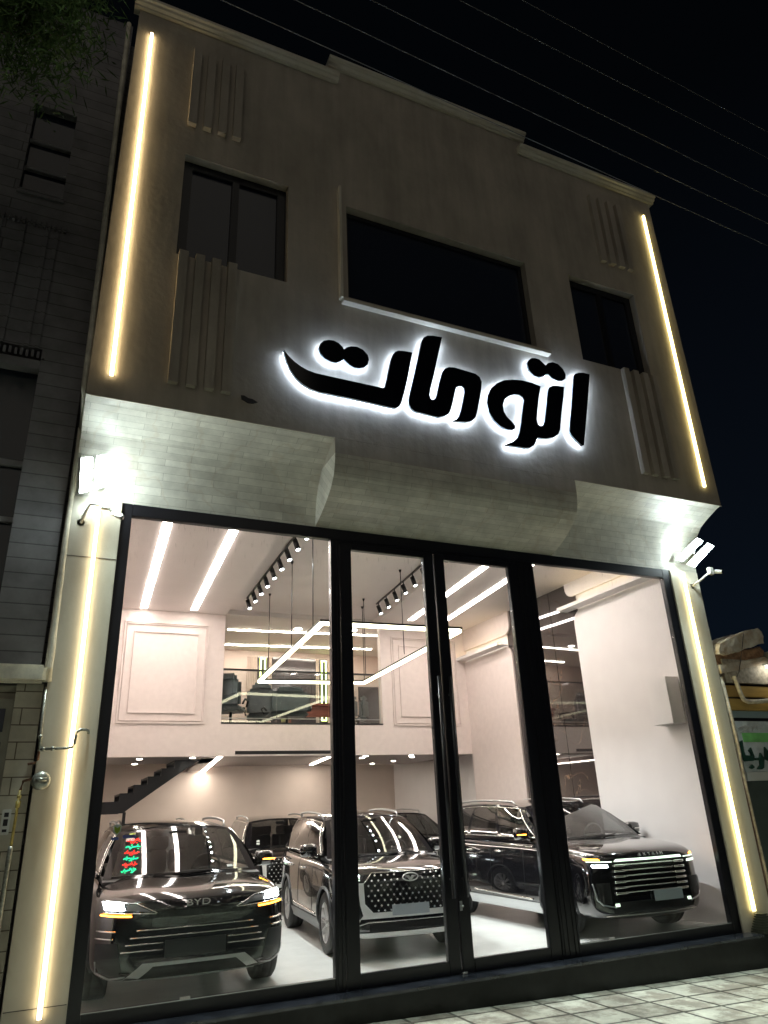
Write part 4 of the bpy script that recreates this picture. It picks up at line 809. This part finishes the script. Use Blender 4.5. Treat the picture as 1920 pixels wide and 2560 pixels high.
# ================================================================== CARS
def body_mesh(L, Wd, H, noseh, cow, belt, boxy, axle):
    """lower body as a smooth loft; local x across, y back from the nose, z up"""
    w2 = Wd / 2
    #      y      w     zb    ztop   shoulder
    S = [(.00, .60 + .16 * boxy, .34, noseh - .13, .0),
         (.035, .78 + .10 * boxy, .27, noseh - .06, .0),
         (.11, .89 + .05 * boxy, .235, noseh - .015, .0),
         (.26, .955 + .02 * boxy, .225, noseh + .02, .01),
         (.50, .985, .225, noseh + .05, .02),
         (.95, 1.0, .22, noseh + .095, .03),
         (1.28, .995, .22, cow - .01, .04),
         (1.75, .99, .22, belt, .05),
         (2.6, .99, .22, belt + .01, .05),
         (L - 1.2, 1.0, .22, belt + .03, .05),
         (L - .45, .985, .24, belt + .05, .05),
         (L - .15, .94, .28, belt + .03, .05),
         (L - .04, .86, .33, belt - .03, .04),
         (L, .72, .42, belt - .12, .03)]
    rings = []
    for y, wf, zb, zt, sh in S:
        w_ = w2 * wf; zm = .56; 
        half = [(0, zb), (w_ * .80, zb), (w_ * .965, zb + .07), (w_, (zb + zm) / 2 + .05), (w_ * 1.0, zm + .12), (w_ * .985, zt - .13), (w_ * .945, zt - .045), (w_ * .80, zt - .005), (w_ * .47, zt + (.018 if boxy > .5 or y > 1.6 or y < .05 else .040)), (0, zt + (.012 if boxy > .5 or y > 1.6 else .004))]
        bow = lambda x_: (x_ / w2) ** 2 * (.16 if y < .6 else .0) * (1 - min(1, y / .6))
        rings.append([(x_, y + bow(x_), z) for x_, z in half])
    bm = bmesh.new(); VR = []
    for R in rings:
        right = [bm.verts.new(p) for p in R]; left = [bm.verts.new((-p[0], p[1], p[2])) for p in R[1:-1]]
        VR.append(right + left[::-1])
    n_ = len(VR[0])
    for a, b in zip(VR, VR[1:]):
        for i in range(n_): bm.faces.new((a[i], b[i], b[(i + 1) % n_], a[(i + 1) % n_]))
    def cap(R, dy):
        h = len(rings[0]); mids = [R[0]]
        for k in range(1, h - 1):
            p = R[k].co; q = R[n_ - k].co; mids.append(bm.verts.new((0, p.y + dy, p.z)))
        mids.append(R[h - 1])
        for k in range(0, h - 1):
            r0, r1 = R[k], R[k + 1]; l0, l1 = (R[(n_ - k) % n_], R[n_ - k - 1])
            if k == 0: bm.faces.new((mids[0], r1, mids[1])); bm.faces.new((mids[0], mids[1], l1))
            elif k == h - 2: bm.faces.new((r0, mids[-1], mids[-2])); bm.faces.new((l0, mids[-2], mids[-1]))
            else: bm.faces.new((r0, r1, mids[k + 1], mids[k])); bm.faces.new((l0, mids[k], mids[k + 1], l1))
    cap(VR[0], -.03); cap(VR[-1], .03)
    bmesh.ops.recalc_face_normals(bm, faces=bm.faces)
    me = bpy.data.meshes.new('tmp'); bm.to_mesh(me); bm.free()
    o = bpy.data.objects.new('tmp', me); COL.objects.link(o)
    s_ = o.modifiers.new('s', 'SUBSURF'); s_.levels = 3
    dg = bpy.context.evaluated_depsgraph_get(); dg.update(); full = bpy.data.meshes.new_from_object(o.evaluated_get(dg))
    bv = BVHTree.FromPolygons([v.co[:] for v in full.vertices], [p.vertices[:] for p in full.polygons])
    o.modifiers.clear(); o.data = full
    cut = MB()
    for ya in axle:
        for sx_ in (-1, 1): 
            xs_ = sorted((sx_ * (w2 - .30), sx_ * (w2 + .1)))
            cut.lathe([(0, xs_[0]), (.415, xs_[0]), (.415, xs_[1]), (0, xs_[1])], (0, ya, .37), 'x', 40)
    c = cut.build('cut', M['black']); c.data.validate()
    bo = o.modifiers.new('b', 'BOOLEAN'); bo.object = c; bo.operation = 'DIFFERENCE'; bo.solver = 'EXACT'
    dg = bpy.context.evaluated_depsgraph_get(); dg.update(); me2 = bpy.data.meshes.new_from_object(o.evaluated_get(dg))
    bpy.data.objects.remove(o); bpy.data.objects.remove(c)
    me2.polygons.foreach_set('use_smooth', [True] * len(me2.polygons)); me2.set_sharp_from_angle(angle=math.radians(40))
    return me2, bv

def make_car(name, label, group, L, Wd, H, noseh, belt, boxy, kind):
    root = empty(name, (0, 0, 0), label, 'car', group)
    w2 = Wd / 2; cow = belt - .01; axle = (.93, L - 1.02)
    me, bv = body_mesh(L, Wd, H, noseh, cow, belt, boxy, axle)
    me.name = 'body'; me.materials.clear(); me.materials.append(M['paint'])
    ob = bpy.data.objects.new('body', me); COL.objects.link(ob); ob.parent = root
    def fy(x, z):
        h = bv.ray_cast(Vector((x, -2, z)), Vector((0, 1, 0))); return h[0].y if h[0] else .3 + abs(x) * .3
    def sxat(y, z, s):
        h = bv.ray_cast(Vector((s * 3, y, z)), Vector((-s, 0, 0))); return h[0].x if h[0] else s * w2
    def plate(poly4, out, nm, mt_, par=root, nu=10, nv=4, th=.012):
        """four corners (x,z): a shell that lies on the nose and stands out from it"""
        c0, c1, c2, c3 = poly4; mb = MB()
        def at(u, v, o_):
            x = (c0[0] * (1 - u) + c1[0] * u) * (1 - v) + (c3[0] * (1 - u) + c2[0] * u) * v; z = (c0[1] * (1 - u) + c1[1] * u) * (1 - v) + (c3[1] * (1 - u) + c2[1] * u) * v
            return (x, fy(x, z) - o_, z)
        mb.grid(lambda u, v: at(u, v, out), nu, nv)
        for e_ in (lambda t: (t, 0), lambda t: (t, 1), lambda t: (0, t), lambda t: (1, t)): mb.grid(lambda u, v: at(*e_(u), out - (th + .01) * v), nu, 1, False)
        return mb.build(nm, mt_, par)
    def bar(pts, wd, out, nm, mt_, par=root, sub=6, mb=None):
        """ribbon along (x,z) points, rounded, following the nose"""
        own = mb is None; mb = mb or MB(); q = []
        for a, b in zip(pts, pts[1:]):
            for k in range(sub): f_ = k / sub; q.append((a[0] + (b[0] - a[0]) * f_, a[1] + (b[1] - a[1]) * f_))
        q.append(pts[-1]); mb.tube([(x, fy(x, z) - out, z) for x, z in q], wd / 2, 6)
        return mb.build(nm, mt_, par) if own else mb
    # ---------------- greenhouse
    yc, yr0, yr1, yt = 1.22, 2.02, L - .62, L - .12
    wb, wr = w2 * .90, w2 * .69; zr = H
    def roofz(t): return zr - .10 * (1 - t) ** 2.2 - .05 * t ** 2.5
    def top(t): y = yr0 + (yr1 - yr0) * t; return y, roofz(t)
    def beltp(u, s): y = (yc - .02) + (yt - yc + .02) * u; return Vector((s * (wb + (.0 if u < .9 else -(u - .9) * .5)), y, belt + .03 * u + .0))
    def topp(u, s): y, z = top(u); return Vector((s * (wr + .015 * math.sin(PI * u)), y, z - .055))
    def side(u, v, s):
        p = beltp(u, s).lerp(topp(u, s), v); p.x += s * .035 * math.sin(PI * v) ; return p
    def roofp(u, v):
        y, z = top(v); e_ = abs(2 * u - 1); x = (2 * u - 1) * (wr + .015 * math.sin(PI * v)); yy = y - .05 * (1 - e_ ** 2) * (1 - v) + .03 * (1 - e_ ** 2) * v
        return Vector((x, yy, z - .055 * e_ ** 2.6))
    MB().grid(lambda u, v: roofp(u, v), 16, 14).build('roof', M['paint'], root)
    def ws(u, v):
        e_ = 2 * u - 1; b = Vector((e_ * (wb - .035), yc - .10 * (1 - e_ * e_) - .0, belt - .012 + .012 * (1 - e_ * e_))); t_ = roofp(u, 0); p = b.lerp(t_, v); p.y -= .03 * math.sin(PI * v); p.z += .03 * math.sin(PI * v); return p
    def rear(u, v):
        e_ = 2 * u - 1; b = Vector((e_ * (wb - .06), yt + .06 * (1 - e_ * e_), belt + .03)); t_ = roofp(u, 1); p = b.lerp(t_, v); p.y += .04 * math.sin(PI * v); return p
    def cells(fn, bu, bv_, wins_, nsub=3):
        pm, gm = MB(), []
        for i in range(len(bu) - 1):
            for j in range(len(bv_) - 1):
                u0, u1, v0, v1 = bu[i], bu[i + 1], bv_[j], bv_[j + 1]
                f_ = lambda u, v: fn(u0 + (u1 - u0) * u, v0 + (v1 - v0) * v)
                if (i, j) in wins_: gm.append(MB().grid(f_, 6, 4))
                else: pm.grid(f_, nsub, nsub)
        return pm, gm
    pm, gm = cells(ws, [0, .05, .95, 1], [0, .04, .93, 1], {(1, 1)}); pm.build('windscreen_frame', M['blackgl'], root); gm[0].build('windscreen', M['wscreen'], root)
    pm, gm = cells(rear, [0, .08, .92, 1], [0, .12, .9, 1], {(1, 1)}); pm.build('tailgate_frame', M['paint'], root); gm[0].build('rear_window', M['cglass'], root)
    bu = [0, .07, .335, .365, .635, .665, .92, 1]
    for s in (-1, 1):
        pm, gm = cells(lambda u, v: side(u, v, s), bu, [0, .09, .90, 1], {(1, 1), (3, 1), (5, 1)}); pm.build('pillars', M['blackgl'], root)
        for q in gm: q.build('side_window', M['cglass'], root)
        ux = [k / 20 for k in range(21)]; o_ = Vector((s * .008, 0, .0))
        path = [side(.045 + .89 * t, .075, s) + o_ for t in ux]; path2 = [side(.05 + .88 * t, .925, s) + o_ for t in ux]
        MB().tube(path, .009, 6).tube([path[0]] + [side(.045 + .012 * math.sin(PI * k / 8), .075 + .85 * k / 8, s) + o_ for k in range(9)] + path2 + [path[-1]], .008, 6).build('window_trim', M['chrome'], root)
        # roof rail
        rr = [(s * (wr - .03), yr0 + .25, roofz(.1) - .05)] + [(s * (wr - .02), yr0 + .35 + (yr1 - yr0 - .55) * k / 8, roofz(.12 + .76 * k / 8) + .008) for k in range(9)] + [(s * (wr - .03), yr1 - .12, roofz(.95) - .05)]
        MB().tube(rr, [.012] + [.018] * 9 + [.012], 8).build('roof_rail', M['satin'], root)
        # mirror
        my, mz = yc + .36, belt + .075; mx_ = s * (wb + .155)
        bm = bmesh.new(); bmesh.ops.create_cube(bm, size=1); bmesh.ops.subdivide_edges(bm, edges=bm.edges, cuts=2, use_grid_fill=True)
        for v in bm.verts:
            c = v.co; n__ = c.normalized() * .5; c = c.lerp(n__, .55); k = 1.0 - .35 * max(0, -c.y); v.co = Vector((mx_ + c.x * .27 * k, my + c.y * .15, mz + .02 + c.z * .19 * k))
        mb = MB(); bm.verts.index_update(); mb.add([v.co[:] for v in bm.verts], [[v.index for v in f_.verts] for f_ in bm.faces], True); bm.free()
        mb.tube([(s * (wb - .02), my - .02, belt + .0), (s * (wb + .06), my - .01, belt + .035)], [.035, .028], 8)
        mr = mb.build('wing_mirror', M['paint'], root)
        MB().box(min(mx_ - s * .03, mx_ + s * .12), max(mx_ - s * .03, mx_ + s * .12), my - .092, my - .07, mz + .005, mz + .017).build('indicator', M['amber'] if (s > 0 and kind == 'A') or (s < 0 and kind == 'C') else M['chrome'], mr)
        # door lines, handles and sills
        for yd in (1.72, 2.72, 3.62):
            if yd > L - 1.0: continue
            MB().tube([(sxat(yd, z_, s) + s * .001, yd, z_) for z_ in [.36 + k * (belt - .42) / 10 for k in range(11)]], .0045, 4).build('door_gap', M['black'], root)
        for yd in (2.45, 3.40):
            x_ = sxat(yd, belt - .17, s)
            MB().tube([(x_ - s * .01, yd - .10, belt - .17), (x_ + s * .035, yd - .08, belt - .168), (x_ + s * .038, yd + .06, belt - .165), (x_ - s * .01, yd + .10, belt - .163)], [.010, .014, .014, .010], 8).build('door_handle', M['chrome'], root)
        mb = MB().grid(lambda u, v: (lambda y, z: (sxat(y, max(z, .30), s) + s * (.022 - .02 * abs(v - .5)), y, z))(1.38 + (L - 2.82) * u, .24 + .14 * v), 20, 4)
        mb.build('sill', M['clad'] if kind != 'C' else M['satin'], root)
        MB().tube([(sxat(y, .42, s) + s * .010, y, .42 + .03 * k / 12) for k, y in enumerate([1.55 + (L - 3.1) * q / 12 for q in range(13)])], .014, 6).build('sill_trim', M['chrome'], root)
        for ya in axle:    # arch lip
            pts = []
            for k in range(25):
                a = -.12 + (PI + .24) * k / 24; y = ya - .425 * math.cos(a); z = .37 + .425 * math.sin(a); pts.append((sxat(y, min(max(z, .27), belt - .05), s) + s * .002, y, z))
            MB().tube(pts, .020, 6).build('wheel_arch', M['clad'], root)
    # ---------------- wheels
    for ya in axle:
        for s in (-1, 1):
            cx = s * (w2 - .135); c = (cx, ya, .37)
            wh = bpy.data.objects.new('wheel', None); COL.objects.link(wh); wh.parent = root; wh.empty_display_size = .1
            MB().lathe([(.245, -.115), (.30, -.122), (.345, -.118), (.366, -.10), (.37, -.05), (.364, -.045), (.37, -.04), (.37, .04), (.364, .045), (.37, .05), (.366, .10), (.345, .118), (.30, .122), (.245, .115)], c, 'x', 48, True).build('tyre', M['tyre'], wh)
            rm = MB().lathe([(.25, -.11), (.258, -.11), (.258, .112), (.244, .112), (.238, .06), (.232, -.10)], c, 'x', 40, True)
            ns = 10
            for k in range(ns):
                for dd in (-.09, .09):
                    a = 2 * PI * k / ns; b = a + dd
                    p0 = Vector((cx + s * .075, ya + .045 * math.cos(a), .37 + .045 * math.sin(a))); p1 = Vector((cx + s * .095, ya + .242 * math.cos(b), .37 + .242 * math.sin(b)))
                    rm.obox(p0, p1, .012, .03, up=(1, 0, 0))
            rm.lathe([(0, s * .06), (.05, s * .06), (.055, s * .09), (.04, s * .10), (0, s * .10)], c, 'x', 20)
            rm.build('rim', M['alloy'], wh)
            MB().lathe([(0, s * -.02), (.16, s * -.02), (.16, s * .02), (0, s * .02)], c, 'x', 24).build('brake_disc', M['dsatin'], wh)
            MB().lathe([(0, s * -.10), (.24, s * -.10), (.24, s * -.06), (0, s * -.06)], c, 'x', 24).build('hub', M['black'], wh)
    # ---------------- inside
    MB().box(-w2 + .12, w2 - .12, 1.35, L - .4, .45, .62).build('cabin_floor', M['inter'], root)
    MB().prism([(1.08, belt - .03), (1.45, belt + .01), (1.62, belt - .02), (1.66, belt - .22), (1.2, belt - .25)], -w2 + .13, w2 - .13, 'x').build('dashboard', M['interg'], root)
    for s, y_ in ((-1, 2.25), (1, 2.25), (-1, 3.2), (1, 3.2), (0, 3.2)):
        k = .5 if s == 0 else 1
        if kind == 'C' and y_ > 3 and s == 0: continue
        MB().box(s * .37 - .23, s * .37 + .23, y_ - .25, y_ + .28, .55, .72).prism([(y_ + .20, .70), (y_ + .32, .70), (y_ + .42, 1.33), (y_ + .33, 1.33)], s * .37 - .23 * k, s * .37 + .23 * k, 'x').box(s * .37 - .13, s * .37 + .13, y_ + .34, y_ + .43, 1.34, 1.52).build('seat', M['inter'] if kind != 'A' else M['interg'], root, .02)
    ring = [(.37 + .18 * math.cos(t * PI / 12), 1.72 - .05 * math.sin(t * PI / 12), belt + .02 + .17 * math.sin(t * PI / 12)) for t in range(25)]
    MB().tube(ring, .014, 6, False).tube([(.37 - .17, 1.72, belt + .02), (.37 + .17, 1.72, belt + .02)], .02, 6).tube([(.37, 1.75, belt + .02), (.37, 1.66, belt - .1)], .03, 6).build('steering_wheel', M['interg'], root)
    MB().box(-.11, .11, yr0 - .22, yr0 - .19, zr - .22, zr - .16).build('rear_view_mirror', M['black'], root, .01)
    for s in (-1, 1):   # wipers
        MB().tube([(s * .1 - .25, yc - .12, belt + .002), (s * .1 + .28, yc - .06, belt + .035)], .008, 5).build('wiper', M['black'], root)
    ctx = dict(root=root, fy=fy, plate=plate, bar=bar, w2=w2, belt=belt, noseh=noseh, ws=ws, L=L, side=side)
    return ctx

def on_windscreen(c, u0, u1, v0, v1, nm, mt_):
    fn = c['ws']
    MB().grid(lambda u, v: (lambda p: (p.x, p.y - .006, p.z + .004))(fn(u0 + (u1 - u0) * u, v0 + (v1 - v0) * v)), 3, 2).build(nm, mt_, c['root'])

# ---------------- car A: left, smooth nose with slim bars
A = make_car('parked_suv', 'black SUV with lit headlights and orange indicators behind the left pane', 'black cars in the showroom', 4.78, 2.09, 1.76, 1.00, 1.13, .45, 'A')
plate, bar, rt, fy = A['plate'], A['bar'], A['root'], A['fy']
for s in (-1, 1):
    hl = plate([(s * .40, .84), (s * .93, .865), (s * .97, .985), (s * .72, .96)], .008, 'headlight', M['lampglass'], nu=14)
    plate([(s * .73, .893), (s * .92, .90), (s * .94, .968), (s * .75, .958)], .016, 'main_lamp', M['drl'], hl, 4, 2)
    plate([(s * .48, .865), (s * .71, .885), (s * .72, .94), (s * .62, .935)], .011, 'inner_lens', M['lens'], hl, 6, 2)
    bar([(s * .41, .85), (s * .62, .945), (s * .95, .985)], .009, .012, 'lamp_trim', M['chrome'], hl)
    bar([(s * .42, .845), (s * .70, .86), (s * .93, .875)], .010, .012, 'lamp_trim', M['chrome'], hl)
    bar([(s * .66, .832), (s * .80, .840), (s * .95, .855)], .017, .010, 'indicator_bar', M['amber'], hl)
    for z_, x0_, x1_ in ((.70, .80, .975), (.635, .82, .98)): bar([(s * x0_, z_), (s * x1_, z_ + .012)], .016, .010, 'side_blade', M['chrome'])
    plate([(s * .70, .30), (s * .965, .34), (s * .975, .60), (s * .78, .60)], .006, 'air_vent', M['clad'])
    bar([(s * .68, .30), (s * .82, .285), (s * .95, .34), (s * .965, .44)], .018, .012, 'vent_trim', M['satin'])
for z_, x0_ in ((.70, .60), (.635, .66)): bar([(-x0_, z_), (x0_, z_)], .012, .010, 'grille_blade', M['chrome'], sub=16)
for z_, x0_ in ((.575, .70), (.515, .74)):
    for s in (-1, 1): bar([(s * .33, z_), (s * x0_, z_)], .012, .010, 'grille_blade', M['chrome'])
plate([(-.31, .44), (.31, .44), (.31, .59), (-.31, .59)], .018, 'plate_mount', M['clad'], nu=6)
plate([(-.64, .80), (.64, .80), (.40, .865), (-.40, .865)], .004, 'nose_crease', M['blackgl'], nu=14, nv=2)
for a in (((-.74, .235), (-.60, .235), (-.42, .375), (-.52, .405)), ((.60, .235), (.74, .235), (.52, .405), (.42, .375)), ((-.52, .405), (-.47, .375), (.47, .375), (.52, .405)), ((-.68, .235), (-.60, .262), (.60, .262), (.68, .235))):
    plate([a[0], a[1], a[2], a[3]], .022, 'skid_plate', M['skid'], nu=10, nv=3)
plate([(-.56, .27), (.56, .27), (.42, .37), (-.42, .37)], .006, 'lower_intake', M['black'])
for s in (-1, 1):   # bonnet creases
    pts = []
text_mesh('BYD', .085, .006, 'badge', M['bright'], rt, Matrix.Translation((0, fy(0, .93) - .030, .895)) @ Matrix.Rotation(math.radians(78), 4, 'X') @ Matrix.Diagonal((1.55, 1, 1, 1)), 1.05)
on_windscreen(A, .10, .15, .84, .90, 'green_label', M['lblgreen']); on_windscreen(A, .085, .15, .70, .83, 'white_label', M['lblwhite']); on_windscreen(A, .80, .84, .07, .11, 'white_label', M['lblwhite'])
rt.location = (1.70, .20, 0); rt.rotation_euler.z = -.02

# ---------------- car B: middle, studded grille
Bc = make_car('parked_suv', 'black SUV with studded chrome grille and winged badge behind the left door', 'black cars in the showroom', 4.72, 1.90, 1.78, 1.03, 1.14, .8, 'B')
plate, bar, rt, fy = Bc['plate'], Bc['bar'], Bc['root'], Bc['fy']
G = [(-.50, 1.00), (.50, 1.00), (.63, .88), (.60, .68), (.46, .52), (-.46, .52), (-.60, .68), (-.63, .88)]
plate([(-.46, .53), (.46, .53), (.60, .70), (-.60, .70)], .006, 'grille', M['blackgl'], nu=14); 
plate([(-.60, .70), (.60, .70), (.61, .88), (-.61, .88)], .006, 'grille', M['blackgl'], nu=14); plate([(-.61, .88), (.61, .88), (.50, .985), (-.50, .985)], .006, 'grille', M['blackgl'], nu=14)
bar([(-.61, .88), (-.50, .99), (.50, .99), (.61, .88)], .016, .014, 'grille_frame', M['chrome'])
for s in (-1, 1): plate([(s * .60, .62), (s * .66, .62), (s * .69, .88), (s * .615, .88)], .016, 'grille_surround', M['skid'], nu=3, nv=6)
plate([(-.66, .47), (.66, .47), (.60, .535), (-.60, .535)], .018, 'grille_surround', M['skid'], nu=14)
for s in (-1, 1): plate([(s * .46, .50), (s * .62, .49), (s * .665, .64), (s * .60, .64)], .017, 'grille_surround', M['skid'], nu=4, nv=4)
mb = MB(); lat = MB()
for j in range(8):
    for i in range(-7, 8):
        x_ = i * .085 + (.0425 if j % 2 else 0); z_ = .555 + j * .058
        lim = .46 + (z_ - .53) * .8 if z_ < .70 else (.59 if z_ < .88 else .60 - (z_ - .88) * .95)
        if abs(x_) > lim - .02 or (abs(x_) < .13 and z_ > .84): continue
        y_ = fy(x_, z_) - .012; mb.add([(x_ - .016, y_, z_), (x_, y_, z_ + .014), (x_ + .016, y_, z_), (x_, y_, z_ - .014), (x_, y_ - .014, z_)], [(0, 1, 4), (1, 2, 4), (2, 3, 4), (3, 0, 4)])
        for dx in (-.0425, .0425):
            if abs(x_ + dx) < lim - .02 and j < 7: lat.tube([(x_, y_ + .004, z_), (x_ + dx, fy(x_ + dx, z_ + .058) - .008, z_ + .058)], .0028, 4, False)
mb.build('grille_studs', M['bright'], rt); lat.build('grille_lattice', M['dsatin'], rt)
mb = MB(); yb = fy(0, .93) - .02
mb.tube([(.105 * math.cos(k * PI / 16), yb, .925 + .045 * math.sin(k * PI / 16)) for k in range(33)], .0085, 6, False)
mb.prism([(-.085, .94), (-.02, .945), (0, .915), (.02, .945), (.085, .94), (.05, .925), (.012, .885), (-.012, .885), (-.05, .925)], yb - .004, yb + .004)
mb.build('badge', M['bright'], rt)
for s in (-1, 1):
    hl = plate([(s * .64, .90), (s * .90, .90), (s * .93, .985), (s * .60, .975)], .008, 'headlight', M['lampglass'], nu=8)
    for z_ in (.965, .94, .915): bar([(s * .66, z_), (s * .84, z_)], .014, .012, 'light_blade', M['drl'] if z_ > .95 else M['drlsoft'], hl, 3)
    plate([(s * .72, .70), (s * .90, .70), (s * .92, .86), (s * .73, .86)], .004, 'side_intake', M['black'], nu=4)
    bar([(s * .66, .46), (s * .76, .50), (s * .90, .50), (s * .86, .45), (s * .70, .43), (s * .66, .46)], .014, .012, 'fog_surround', M['chrome'], sub=3)
    plate([(s * .72, .455), (s * .84, .46), (s * .85, .485), (s * .75, .485)], .008, 'fog_lamp', M['drlsoft'], nu=3, nv=2)
bar([(-.90, .30), (-.70, .40), (-.56, .43), (.56, .43), (.70, .40), (.90, .30)], .014, .012, 'lower_trim', M['chrome'])
plate([(-.80, .245), (.80, .245), (.84, .315), (-.84, .315)], .024, 'skid_plate', M['skid'], nu=16)
plate([(-.55, .33), (.55, .33), (.55, .41), (-.55, .41)], .004, 'lower_intake', M['black'], nu=10)
plate([(-.25, .495), (.25, .495), (.25, .615), (-.25, .615)], .05, 'number_plate', M['plate'], nu=4, nv=2)
for u, v in ((.12, .10), (.12, .18)): on_windscreen(Bc, u, u + .04, v, v + .05, 'white_label', M['lblwhite'])
rt.location = (4.58, 1.0, 0); rt.rotation_euler.z = -.115

# ---------------- car C: right, horizontal chrome bars
Cc = make_car('parked_suv', 'black SUV with wide horizontal chrome bar grille behind the right pane', 'black cars in the showroom', 4.97, 2.06, 1.85, 1.10, 1.22, .95, 'C')
plate, bar, rt, fy = Cc['plate'], Cc['bar'], Cc['root'], Cc['fy']
plate([(-.60, .52), (.60, .52), (.64, .94), (-.60, .94)], .004, 'grille', M['blackgl'], nu=14, nv=8)
for k in range(6):
    z_ = .905 - k * .068
    mb = MB(); e1 = .615 + .004 * k
    bar([(-e1, z_), (-.44, z_)], .034, .016, '', None, mb=mb); bar([(-.44, z_ + .004), (.44, z_ + .004)], .018, .012, '', None, mb=mb, sub=14); bar([(.44, z_), (e1, z_)], .034, .016, '', None, mb=mb)
    mb.build('grille_bar', M['chrome'], rt)
plate([(-.60, .955), (.60, .955), (.57, .985), (-.57, .985)], .014, 'light_bar', M['drlsoft'], nu=14, nv=2)
text_mesh('EXTRIM', .052, .004, 'badge', M['bright'], rt, Matrix.Translation((0.02, fy(0, 1.02) - .016, 1.012)) @ Matrix.Rotation(math.radians(62), 4, 'X') @ Matrix.Diagonal((1.2, 1, 1, 1)), 2.3)
for s in (-1, 1):
    hl = plate([(s * .64, .875), (s * .92, .88), (s * .955, .99), (s * .64, .975)], .008, 'headlight', M['lampglass'], nu=8)
    plate([(s * .70, .89), (s * .90, .895), (s * .91, .925), (s * .71, .92)], .013, 'main_lamp', M['drl'] if s < 0 else M['drlsoft'], hl, 6, 2)
    plate([(s * .64, .95), (s * .945, .96), (s * .945, .972), (s * .64, .962)], .013, 'daylight_bar', M['drlsoft'], hl, 6, 1)
    plate([(s * .80, .978), (s * .95, .985), (s * .955, 1.005), (s * .82, 1.0)], .012, 'indicator', M['amber'], hl, 4, 1)
    bar([(s * .93, .70), (s * .90, .50), (s * .84, .44), (s * .66, .40)], .020, .014, 'bumper_blade', M['satin'])
    plate([(s * .70, .44), (s * .86, .46), (s * .89, .70), (s * .70, .70)], .004, 'side_intake', M['black'], nu=4)
    plate([(s * .60, .41), (s * .66, .41), (s * .66, .445), (s * .60, .445)], .014, 'fog_lamp', M['drlsoft'], nu=2, nv=2)
bar([(-.80, .30), (.80, .30)], .014, .014, 'lower_trim', M['chrome'], sub=16)
plate([(-.70, .335), (.70, .335), (.66, .46), (-.66, .46)], .004, 'lower_intake', M['black'], nu=12)
plate([(-.02, .44), (.48, .44), (.48, .57), (-.02, .57)], .05, 'number_plate', M['plate'], nu=4, nv=2)
rt.location = (7.96, .20, 0); rt.rotation_euler.z = -.03

# ---------------- cars further back: copies of the middle one
for (x_, y_, rz), lb in zip(((2.15, 5.9, -.05), (4.75, 6.2, -.09), (7.55, 5.75, -.06)), ('dark car farther back, hidden behind the left SUV with only its roof showing', 'dark car farther back between the left and middle SUVs', 'dark car farther back between the middle and right SUVs')):
    c = copy_tree(Bc['root']); c.location = (x_, y_, 0); c.rotation_euler.z = rz; c['label'] = lb; c['group'] = 'black cars in the showroom'
